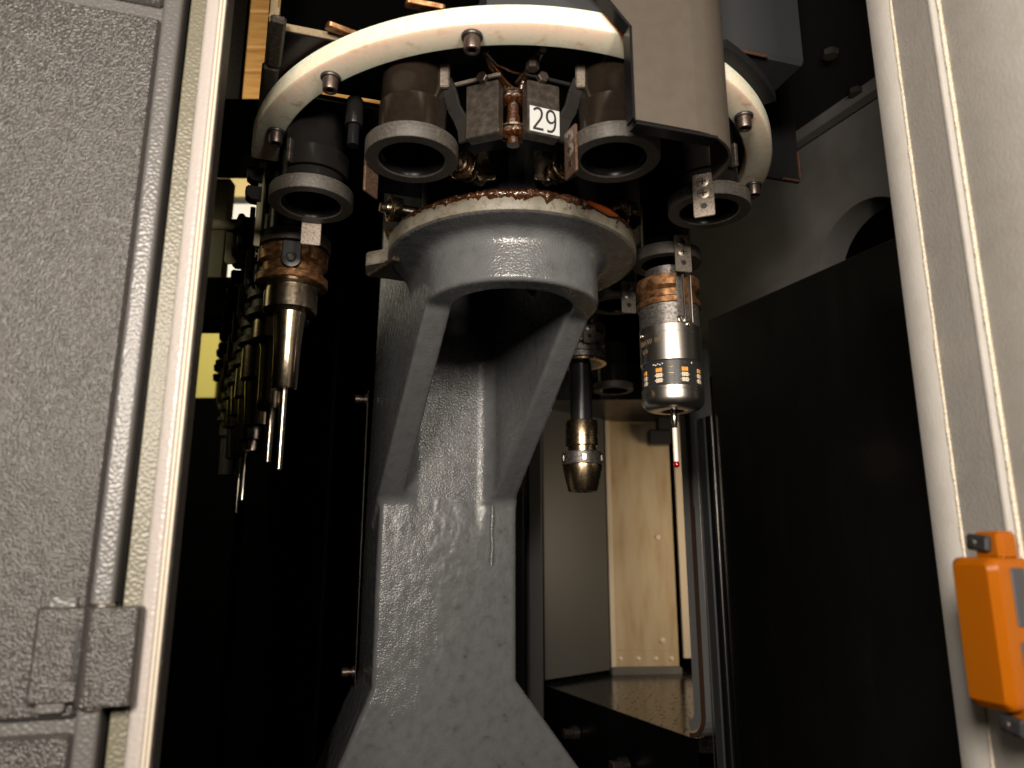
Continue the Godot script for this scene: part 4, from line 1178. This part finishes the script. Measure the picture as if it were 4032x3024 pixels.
func links() -> void:
	# the two link blocks between the front pots
	for sg in [-1.0, 1.0]:
		var t: Node3D
		if sg < 0: t = thing("link_block", "dark steel chain link plate left of the greasy pin", "chain link", W(-0.0112, 0.3287, 0.53), 0.0)
		else: t = thing("link_block", "chain link block bearing the number plate 29, right of the greasy pin", "chain link", W(0.0126, 0.3287, 0.53), 0.0)
		var yaw: float = 0.36 * sg
		var face := Basis.from_euler(Vector3(0, yaw, 0))
		var s := st()
		box(s, Transform3D(face, face * Vector3(0.0143 * sg, 0.024, -0.006)), Vector3(0.0285, 0.048, 0.012), 0.0009)
		obj("block", s, M.link_steel, t)
		s = st()
		box(s, Transform3D(face, face * Vector3(0.020 * sg, 0.052, -0.0005)), Vector3(0.044, 0.003, 0.003), 0.0005)
		obj("top_edge", s, M.strap_steel if sg < 0 else M.black_paint, t)
		s = st()
		hex_head(s, along(face * Vector3((0.013 if sg < 0 else 0.0125) * sg, 0.0505, -0.001), face * Vector3(0, 0, 1)), 0.0048, 0.006)
		obj("bolt_head", s, M.bolt_steel, t)
		if sg > 0:
			s = st()
			box(s, Transform3D(face, face * Vector3(0.0146, 0.0127, 0.0004)), Vector3(0.026, 0.0225, 0.0008), 0.0002)
			var n := obj("number_plate", s, M.label_white, t)
			var l := obj("numerals", letter("29", 0.0205, 0.0003, 0.72), M.ink, n)
			l.transform = Transform3D(face, face * Vector3(0.0146, 0.0127, 0.0010))
			# numerals are centred on their own box
	# greasy pin between them
	var t := thing("chain_pin", "upright chain pin smothered in brown grease between the two link blocks", "chain pin", W(0.001, 0.33, 0.552))
	obj("pin", lathe_of([Vector2(0, 0.05), Vector2(0.0045, 0.05), Vector2(0.0052, 0.03), Vector2(0.0048, 0.02), Vector2(0.0052, 0.0), Vector2(0, 0)], 24), M.grease, t)
	for y in [0.0105, 0.042]:
		obj("link_washer", lathe_of([Vector2(0, y + 0.0035), Vector2(0.0125, y + 0.0035), Vector2(0.0138, y + 0.0025), Vector2(0.0138, y + 0.0008), Vector2(0.0125, y), Vector2(0, y)], 36), M.brown_steel, t)
	var gn := noise(FastNoiseLite.TYPE_SIMPLEX_SMOOTH, 0.4, 2, 77)
	for y in [0.0085, 0.04, 0.02]:
		var g := st()
		var rings := []
		for j in 7:
			var ring := []
			for k in 36:
				var a := TAU * k / 36.0
				var r: float = (0.0122 if y != 0.02 else 0.0058) * sqrt(maxf(0.0, 1.0 - pow((j - 3) / 3.4, 2.0))) + 0.0022 * gn.get_noise_3d(cos(a) * 6.0, sin(a) * 6.0, j * 1.2 + y * 900.0)
				ring.append(Vector3(sin(a) * r, y + (j - 3) * (0.0011 if y != 0.02 else 0.004) + 0.0016 * gn.get_noise_2d(a * 5.0, y * 500.0), cos(a) * r))
			rings.append(ring)
		for j in 6:
			for k in 36:
				flat4(g, rings[j][k], rings[j][(k + 1) % 36], rings[j + 1][(k + 1) % 36], rings[j + 1][k], rings[j][k] * Vector3(1, 0, 1))
		g.index()
		obj("grease", smooth(g), M.grease, t).set_meta("kind", "stuff")
	# V of plate edges above
	var v := thing("chain_side_plates", "two greasy plate edges meeting in a V above the chain pin", "chain plates")
	for k in [[W(0.0254, 0.392, 0.513), W(0.0047, 0.392, 0.5586), "edge_tan"], [W(-0.0215, 0.392, 0.517), W(-0.004, 0.392, 0.56), "copper_rust"]]:
		var s := st()
		var d: Vector3 = k[1] - k[0]
		box(s, along((k[0] + k[1]) / 2, d), Vector3(0.005, d.length(), 0.003), 0.0006)
		obj("plate_edge", s, M[k[2]], v)
	var s3 := st()
	tube(s3, [W(-0.021, 0.391, 0.518), W(-0.012, 0.387, 0.527), W(0.001, 0.386, 0.535), W(0.012, 0.3885, 0.542)], [0.0025, 0.0012, 0.001, 0.0012], 8)
	obj("grease_strand", s3, M.grease, v)
	for q in [[W(0.0235, 0.390, 0.516), W(0.006, 0.3885, 0.556), 0.0024], [W(-0.0205, 0.389, 0.519), W(-0.005, 0.388, 0.556), 0.0026], [W(-0.019, 0.388, 0.52), W(0.006, 0.3775, 0.549), 0.0012], [W(0.01, 0.3875, 0.545), W(0.003, 0.3765, 0.551), 0.0028], [W(-0.007, 0.387, 0.55), W(-0.002, 0.3755, 0.55), 0.0022]]:
		var gs := []
		var gr := []
		for j in 9:
			var u := j / 8.0
			gs.append((q[0] as Vector3).lerp(q[1], u) + Vector3(randf_range(-0.0006, 0.0006), -0.0035 * sin(PI * u), randf_range(-0.0006, 0.0006)))
			gr.append(q[2] * randf_range(0.55, 1.25))
		obj("grease_strand", tube(st(), gs, gr, 9), M.grease, v)
	s3 = st()
	hex_head(s3, Transform3D(Basis.from_euler(Vector3(PI, 0, 0)), W(0.0165, 0.389, 0.523)), 0.0055, 0.009)
	obj("bolt", s3, M.bolt_steel, v)
	# hub and rollers
	var hub := thing("turret_hub", "dark turret hub behind the rollers, above the grey flange", "hub", W(0, 0.318, 0.74))
	obj("drum", lathe_of([Vector2(0, 0.075), Vector2(0.095, 0.075), Vector2(0.097, 0.072), Vector2(0.097, 0.0), Vector2(0, 0)], 60), M.black_paint, hub)
	roller(W(-0.0425, 0.343, 0.612), deg_to_rad(-30), "brass roller left of the bracket pair, under the brown-black pot")
	roller(W(0.0457, 0.343, 0.612), deg_to_rad(30), "brass roller right of the bracket pair, under the open pot")
	roller(W(-0.118, 0.338, 0.685), deg_to_rad(-68), "greasy brass roller at the left of the rim")
	roller(W(0.111, 0.338, 0.685), deg_to_rad(72), "brass roller half hidden at the right of the rim")
	for k in [[-0.023, -1.0, "bent steel roller bracket left of the hub gap"], [0.0285, 1.0, "bent steel roller bracket right of the hub gap"]]:
		var b := thing("roller_bracket", k[2], "bracket", W(k[0], 0.352, 0.625), 0.25 * k[1], "roller brackets on the flange")
		var sb := plate(st(), turned(Vector3.ZERO), 0.018, 0.03, 0.003, 0.004)
		obj("plate", sb, M.brown_steel, b)
		sb = plate(st(), turned(Vector3(0.012 * k[1], 0, -0.004), 0.9 * k[1]), 0.016, 0.026, 0.003, 0.003)
		obj("wing", sb, M.brown_steel, b)

func probe() -> void:
	var t := thing("touch_probe", "silver touch probe with glass window and ruby-tipped white stylus", "touch probe", W(0.170, 0.0, 0.765))
	var R := 0.0325
	# rusty flange with a keyway cut on its right front
	var g0 := deg_to_rad(3)
	var g1 := deg_to_rad(34)
	var fl := [Vector2(0.02, 0.289), Vector2(R + 0.0008, 0.289), Vector2(R + 0.0015, 0.2882), Vector2(R + 0.0015, 0.2775), Vector2(R - 0.0025, 0.2735), Vector2(R - 0.0025, 0.2665), Vector2(R + 0.0005, 0.2645), Vector2(R + 0.0015, 0.264), Vector2(R + 0.0015, 0.2582), Vector2(R, 0.2576), Vector2(0.02, 0.2576), Vector2(0.02, 0.289)]
	obj("grip_flange", lathe(st(), Transform3D(), fl, 60, g1, g0 + TAU), M.copper_rust, t)
	obj("shank", lathe(st(), Transform3D(), [Vector2(0.02, 0.2576), Vector2(R - 0.0006, 0.2576), Vector2(R - 0.0006, 0.2352), Vector2(0.02, 0.2352), Vector2(0.02, 0.2576)], 60, g1, g0 + TAU), M.dull_steel, t)
	obj("keyway", lathe_of([Vector2(0, 0.302), Vector2(0.0235, 0.302), Vector2(0.0235, 0.2352), Vector2(0, 0.2352)], 30), M.dull_steel, t)
	for a in [g0 + 0.26, g1]:
		var e := st()
		box(e, Transform3D(Basis.from_euler(Vector3(0, a, 0)), Vector3(sin(a), 0, cos(a)) * (R - 0.001) + Vector3(0, 0.262, 0)), Vector3(0.0007, 0.052, 0.004), 0.0002)
		obj("keyway_edge", e, M.satin_steel, t)
	obj("band", lathe_of([Vector2(0, 0.2352), Vector2(R - 0.0005, 0.2352), Vector2(R, 0.2346), Vector2(R, 0.2268), Vector2(R - 0.0003, 0.2266), Vector2(R - 0.0003, 0.2262), Vector2(R, 0.226), Vector2(R, 0.1965), Vector2(R - 0.0004, 0.1961), Vector2(R - 0.002, 0.1961)], 72), M.satin_steel, t)
	obj("inner_board", lathe_of([Vector2(R - 0.0032, 0.1961), Vector2(R - 0.0032, 0.1692)], 64), M.board, t)
	obj("window", lathe_of([Vector2(R - 0.0006, 0.1961), Vector2(R - 0.0006, 0.1692)], 64), M.window_glass, t)
	obj("nose", lathe_of([Vector2(R - 0.002, 0.1692), Vector2(R - 0.0004, 0.1692), Vector2(R, 0.1688), Vector2(R, 0.166), Vector2(R - 0.0003, 0.1658), Vector2(R - 0.0003, 0.1654), Vector2(R, 0.1652), Vector2(R, 0.157), Vector2(R - 0.0012, 0.1528), Vector2(R - 0.0045, 0.1492), Vector2(R - 0.009, 0.1477), Vector2(0.0115, 0.1472), Vector2(0.0105, 0.1478), Vector2(0.0102, 0.152)], 72), M.satin_steel, t)
	obj("nose_recess", lathe_of([Vector2(0.0102, 0.1525), Vector2(0, 0.1525)], 32), M.ink, t)
	var view := deg_to_rad(-12.5)
	var chip := func(ang: float, y: float, w: float, hgt: float, m: Material) -> void:
		var s := st()
		var a: float = view + ang
		box(s, Transform3D(Basis.from_euler(Vector3(0, a, 0)), Vector3(sin(a), 0, cos(a)) * (R - 0.003) + Vector3(0, y, 0)), Vector3(w, hgt, 0.0014), 0.0002)
		obj("chip", s, m, t)
	for c in [-26.0, 26.5, -68.0, 68.0]:
		for row in [[0.186, M.chip_amber], [0.1805, M.chip_pale], [0.1750, M.chip_pale]]:
			for d in [-3.6, 3.6]:
				chip.call(deg_to_rad(c + d), row[0], 0.0033, 0.0043, row[1])
				if row[1] == M.chip_pale: chip.call(deg_to_rad(c + d), row[0], 0.0012, 0.0017, M.chip_gold)
		for d in [-9.0, 9.0]:
			for y in [0.1805, 0.1752]: chip.call(deg_to_rad(c + d), y, 0.001, 0.0016, M.chip_gold)
	for y in [0.1885, 0.182]: chip.call(deg_to_rad(-1), y, 0.0056, 0.0005, M.chip_gold)
	for k in 9: chip.call(deg_to_rad(-5.0 + (k % 3) * 4.5), 0.1785 - (k / 3) * 0.0025, 0.0012, 0.0009, M.link_steel)
	for k in 5: chip.call(deg_to_rad(-38.0 + k * 5.0), 0.1925 - (0.001 if k % 2 else 0.0), 0.0016, 0.0013, M.chip_pale)
	chip.call(deg_to_rad(27), 0.193, 0.003, 0.003, M.link_steel)
	chip.call(deg_to_rad(44), 0.193, 0.002, 0.002, M.chip_gold)
	# setting screws
	for q in [[-62.0, 0.226, 0.0026], [35.0, 0.2335, 0.0032], [24.0, 0.2395, 0.0042]]:
		var a: float = view + deg_to_rad(q[0])
		var rad := R if q[0] != 24.0 else R - 0.0035
		obj("setting_screw", lathe(st(), along(Vector3(sin(a), 0, cos(a)) * rad + Vector3(0, q[1], 0), Vector3(sin(a), 0, cos(a))), [Vector2(0, 0.0004), Vector2(q[2] * 0.45, 0.0004), Vector2(q[2] * 0.6, 0.0016), Vector2(q[2] * 0.85, 0.0012), Vector2(q[2], 0.0)], 20), M.steel, t)
	# worn lettering
	for q in [["H", -64.0, 0.2173, 0.0056], ["A", -53.0, 0.2175, 0.0056], ["W", -41.5, 0.2178, 0.0056], ["6", -60.0, 0.2080, 0.0048], ["0", -50.5, 0.2080, 0.0048]]:
		var a: float = view + deg_to_rad(q[1])
		var l := obj("lettering", letter(q[0], q[3], 0.0003, 1.0), M.etched, t)
		l.transform = Transform3D(Basis.from_euler(Vector3(0, a, 0)), Vector3(sin(a), 0, cos(a)) * (R + 0.00008) + Vector3(0, q[2], 0))
	var la: float = view + deg_to_rad(-24)
	var lb := Basis.from_euler(Vector3(0, la, 0))
	var e := st()
	for q in [[0, 0.0022, 0.0052, 0.0005], [0, -0.0022, 0.0052, 0.0005]]: box(e, Transform3D(lb, Vector3(sin(la), 0, cos(la)) * R + Vector3(0, 0.2182 + q[1], 0)), Vector3(q[2], q[3], 0.0003), 0)
	for q in [-0.0024, 0.0024]: box(e, Transform3D(lb, Vector3(sin(la), 0, cos(la)) * R + lb * Vector3(q, 0.2182, 0)), Vector3(0.0005, 0.0048, 0.0003), 0)
	lathe(e, along(Vector3(sin(la), 0, cos(la)) * R + Vector3(0, 0.2182, 0), Vector3(sin(la), 0, cos(la))), [Vector2(0.0009, 0.0002), Vector2(0.0016, 0.0002), Vector2(0.0016, 0)], 18)
	box(e, Transform3D(lb, Vector3(sin(la), 0, cos(la)) * R + Vector3(0, 0.2193, 0)), Vector3(0.0005, 0.0022, 0.0003), 0)
	obj("emblem", e, M.etched, t)
	# stylus
	obj("stylus_mount", lathe_of([Vector2(0, 0.1525), Vector2(0.0034, 0.1525), Vector2(0.0036, 0.148), Vector2(0.0026, 0.146), Vector2(0.0034, 0.144), Vector2(0.0034, 0.140), Vector2(0.0022, 0.1295), Vector2(0.0018, 0.129), Vector2(0, 0.129)], 28), M.steel, t)
	obj("stylus_stem", lathe_of([Vector2(0, 0.1295), Vector2(0.0026, 0.1293), Vector2(0.0026, 0.0945), Vector2(0.0022, 0.094), Vector2(0, 0.094)], 28), M.ceramic, t)
	var ball := []
	for k in 13: ball.append(Vector2(sin(PI * k / 12.0), cos(PI * k / 12.0)) * 0.0034 + Vector2(0, 0.0912))
	obj("ruby_ball", lathe(st(), Transform3D(), ball, 28, 0, TAU, 60), M.ruby, t)

func front_frame() -> void:
	# ---- left door leaf with its hinge; local (right, up, -back) of the machine
	var b0 := 0.265       # local z of the front plane
	var t := thing("door_leaf", "grey hammered-paint machine door with raised panels at left", "door", mp(0, 0, 0), YAW)
	var s := st()
	box(s, turned(Vector3(-0.55, 0.12, b0 - 0.010)), Vector3(0.5, 1.4, 0.012), 0.001); obj("backing", s, M.door_plain, t)
	for k in [[-0.086, -0.62], [0.3245, -0.0795], [0.9, 0.3335]]:
		s = st(); box(s, turned(Vector3(-0.556, (k[0] + k[1]) / 2, b0 - 0.005)), Vector3(0.4955, k[0] - k[1], 0.010), 0.0022)
		obj("panel", s, M.door_paint, t)
	var lip := rounded([Vector2(-0.3078, b0 - 0.02), Vector2(-0.3078, b0 + 0.003), Vector2(-0.2968, b0 + 0.003), Vector2(-0.2968, b0 - 0.02)], 0.0028, 6)
	for k in [[0.95, -0.0245], [-0.0748, -0.62]]:
		s = st(); prism(s, Transform3D(), lip, k[1], k[0], 0.0005); obj("edge_lip", s, M.door_plain, t)
	s = plate(st(), turned(Vector3(-0.319, -0.0485, b0 + 0.0022)), 0.022, 0.046, 0.0055, 0.0022, 0.0012); var hl := obj("hinge_leaf", s, M.door_paint, t)
	s = st()
	prism(s, Transform3D(), rounded([Vector2(-0.3095, b0 - 0.004), Vector2(-0.3095, b0 + 0.003), Vector2(-0.306, b0 + 0.0085), Vector2(-0.284, b0 + 0.0085), Vector2(-0.282, b0 + 0.006), Vector2(-0.282, b0 - 0.004)], 0.0028, 5), -0.0735, -0.0258, 0.0007)
	obj("hinge_knuckle", s, M.door_paint, t)
	s = st(); box(s, turned(Vector3(-0.3106, -0.0485, b0 + 0.0045)), Vector3(0.002, 0.026, 0.002), 0.0003); obj("slot", s, M.ink, hl)
	for y in [-0.0742, -0.0252]:
		obj("hinge_pin", lathe(st(), Transform3D(Basis(), Vector3(-0.3015, y, b0 + 0.001)), [Vector2(0, 0.0009), Vector2(0.0052, 0.0009), Vector2(0.0056, 0.0004), Vector2(0.0056, -0.0004), Vector2(0.0052, -0.0009), Vector2(0, -0.0009)], 24), M.satin_steel, t)
	for y in [-0.0725, -0.0238]:
		s = plate(st(), turned(Vector3(-0.3195, y, b0 + 0.0016)), 0.013, 0.007, 0.0045, 0.0026, 0.0008); obj("hinge_tab", s, M.door_plain, t)
	# ---- frame the door shuts against
	t = thing("door_frame", "white painted left frame of the opening with an inner strip tinted olive for a yellow reflection, and seal", "door frame", mp(0, 0, 0), YAW)
	s = st(); box(s, turned(Vector3(-0.289, 0.15, b0 - 0.012)), Vector3(0.0095, 1.5, 0.01), 0.0006); obj("inner_strip", s, M.frame_yellow_sheen, t)
	s = st(); box(s, turned(Vector3(-0.2955, 0.15, b0 - 0.022)), Vector3(0.006, 1.5, 0.01), 0.0005); obj("gap_strip", s, M.ink, t)
	s = st()
	prism(s, Transform3D(), rounded([Vector2(-0.2845, b0 - 0.03), Vector2(-0.2845, b0 - 0.002), Vector2(-0.276, b0 + 0.001), Vector2(-0.2745, b0 - 0.03)], 0.003, 6), -0.6, 0.9, 0.0)
	obj("frame_bar", s, M.frame_white, t)
	for k in [[-0.2752, 0.0012], [-0.2732, 0.0008]]:
		s = st(); prism(s, Transform3D(), rounded([Vector2(k[0] - 0.0008, b0 - 0.03), Vector2(k[0] - 0.0008, b0 + k[1]), Vector2(k[0] + 0.001, b0 + k[1]), Vector2(k[0] + 0.001, b0 - 0.03)], 0.0007, 3), -0.6, 0.9, 0.0)
		obj("seal_bead", s, M.seal, t)
	s = st(); box(s, turned(Vector3(-0.272, 0.15, b0 - 0.018)), Vector3(0.0016, 1.5, 0.03), 0.0003); obj("inner_return", s, M.brown_plate, t)
	# small catch behind the frame
	t = thing("door_catch", "small olive catch with pale rollers on the inside of the left frame", "catch", W(-0.2035, -0.03, 0.45), YAW)
	s = plate(st(), turned(Vector3(0, 0.002, 0)), 0.0065, 0.024, 0.012, 0.0025); obj("body", s, M.wall_olive, t)
	s = st(); box(s, turned(Vector3(-0.002, -0.006, 0.0065)), Vector3(0.004, 0.014, 0.002), 0.0004); obj("recess", s, M.ink, t)
	for y in [-0.014, -0.046]:
		obj("roller", lathe(st(), Transform3D(Basis(), Vector3(-0.003, y, 0)), [Vector2(0, 0.0035), Vector2(0.0032, 0.0035), Vector2(0.0036, 0.003), Vector2(0.0036, -0.003), Vector2(0.0032, -0.0035), Vector2(0, -0.0035)], 18), M.cream_clean, t)
	s = st(); box(s, turned(Vector3(-0.0045, -0.03, -0.002)), Vector3(0.005, 0.045, 0.006), 0.0008); obj("stem", s, M.brown_plate, t)
	# ---- right frame member, close to the camera
	t = thing("frame_jamb", "white painted frame member close by at right, with a cracked sealant line", "door frame")
	var o := [Vector2(0.33, 0.475), Vector2(0.2605, 0.475), Vector2(0.258, 0.470), Vector2(0.2578, 0.443), Vector2(0.2586, 0.4415), Vector2(0.2586, 0.4395), Vector2(0.2578, 0.438), Vector2(0.2578, 0.4015), Vector2(0.2570, 0.400), Vector2(0.2562, 0.3975), Vector2(0.2564, 0.395), Vector2(0.2584, 0.3925), Vector2(0.2585, 0.389), Vector2(0.2576, 0.3875), Vector2(0.2576, 0.27), Vector2(0.33, 0.27)]
	s = st()
	prism(s, Transform3D(), o.map(func(p): return Vector2(p.x + 0.004, -p.y)), EYE - 0.6, EYE + 0.9, 0.0)
	obj("post", s, M.jamb_white, t)
	var pts := []
	var rr := []
	for k in 90:
		pts.append(W(0.2623 + randf_range(-0.0002, 0.0002), -0.35 + k * 0.0095, 0.4405 + randf_range(-0.0002, 0.0002)))
		rr.append(randf_range(0.0009, 0.0015))
	obj("sealant_bead", tube(st(), pts, rr, 8), M.sealant, t)
	pts = []
	rr = []
	for k in 90:
		pts.append(W(0.2620, -0.35 + k * 0.0095, 0.3905))
		rr.append(randf_range(0.0012, 0.0016))
	obj("sealant_bead", tube(st(), pts, rr, 8), M.sealant, t)
	# ---- orange safety catch
	t = thing("orange_catch", "translucent orange plastic catch screwed to the white frame at right", "door catch", W(0.2375, -0.036, 0.379), 0.0)
	var x := Transform3D(Basis.from_euler(Vector3(0, -1.31, 0)), Vector3.ZERO)
	s = plate(st(), x, 0.027, 0.070, 0.026, 0.006, 0.0035); obj("body", s, M.orange_plastic, t)
	s = st(); box(s, x * turned(Vector3(0.003, 0.0405, -0.002)), Vector3(0.016, 0.014, 0.012), 0.002); obj("upper_tab", s, M.orange_plastic, t)
	s = st(); box(s, x * turned(Vector3(0.006, -0.0405, -0.003)), Vector3(0.014, 0.014, 0.012), 0.002); obj("lower_tab", s, M.orange_plastic, t)
	for k in [[0.0, 0.042], [0.005, -0.0415]]:
		s = st(); box(s, x * turned(Vector3(k[0], k[1], 0.005), 0, 0, -0.12), Vector3(0.013, 0.008, 0.004), 0.0012)
		var c := obj("clip", s, M.clip_black, t)
		obj("screw", lathe(st(), x * Transform3D(Basis(Vector3.RIGHT, Vector3.BACK, Vector3.DOWN), Vector3(k[0] - 0.002, k[1], 0.0072)), [Vector2(0, 0.0008), Vector2(0.002, 0.0006), Vector2(0.0024, -0.0003)], 16), M.dark_screw, c)
	# slots in the side that faces the camera's right
	for y in [0.0165, -0.0175]:
		s = st(); box(s, x * turned(Vector3(0.0136, y, -0.001)), Vector3(0.0012, 0.027, 0.008), 0.0003); obj("slot", s, M.grey_plate, t)
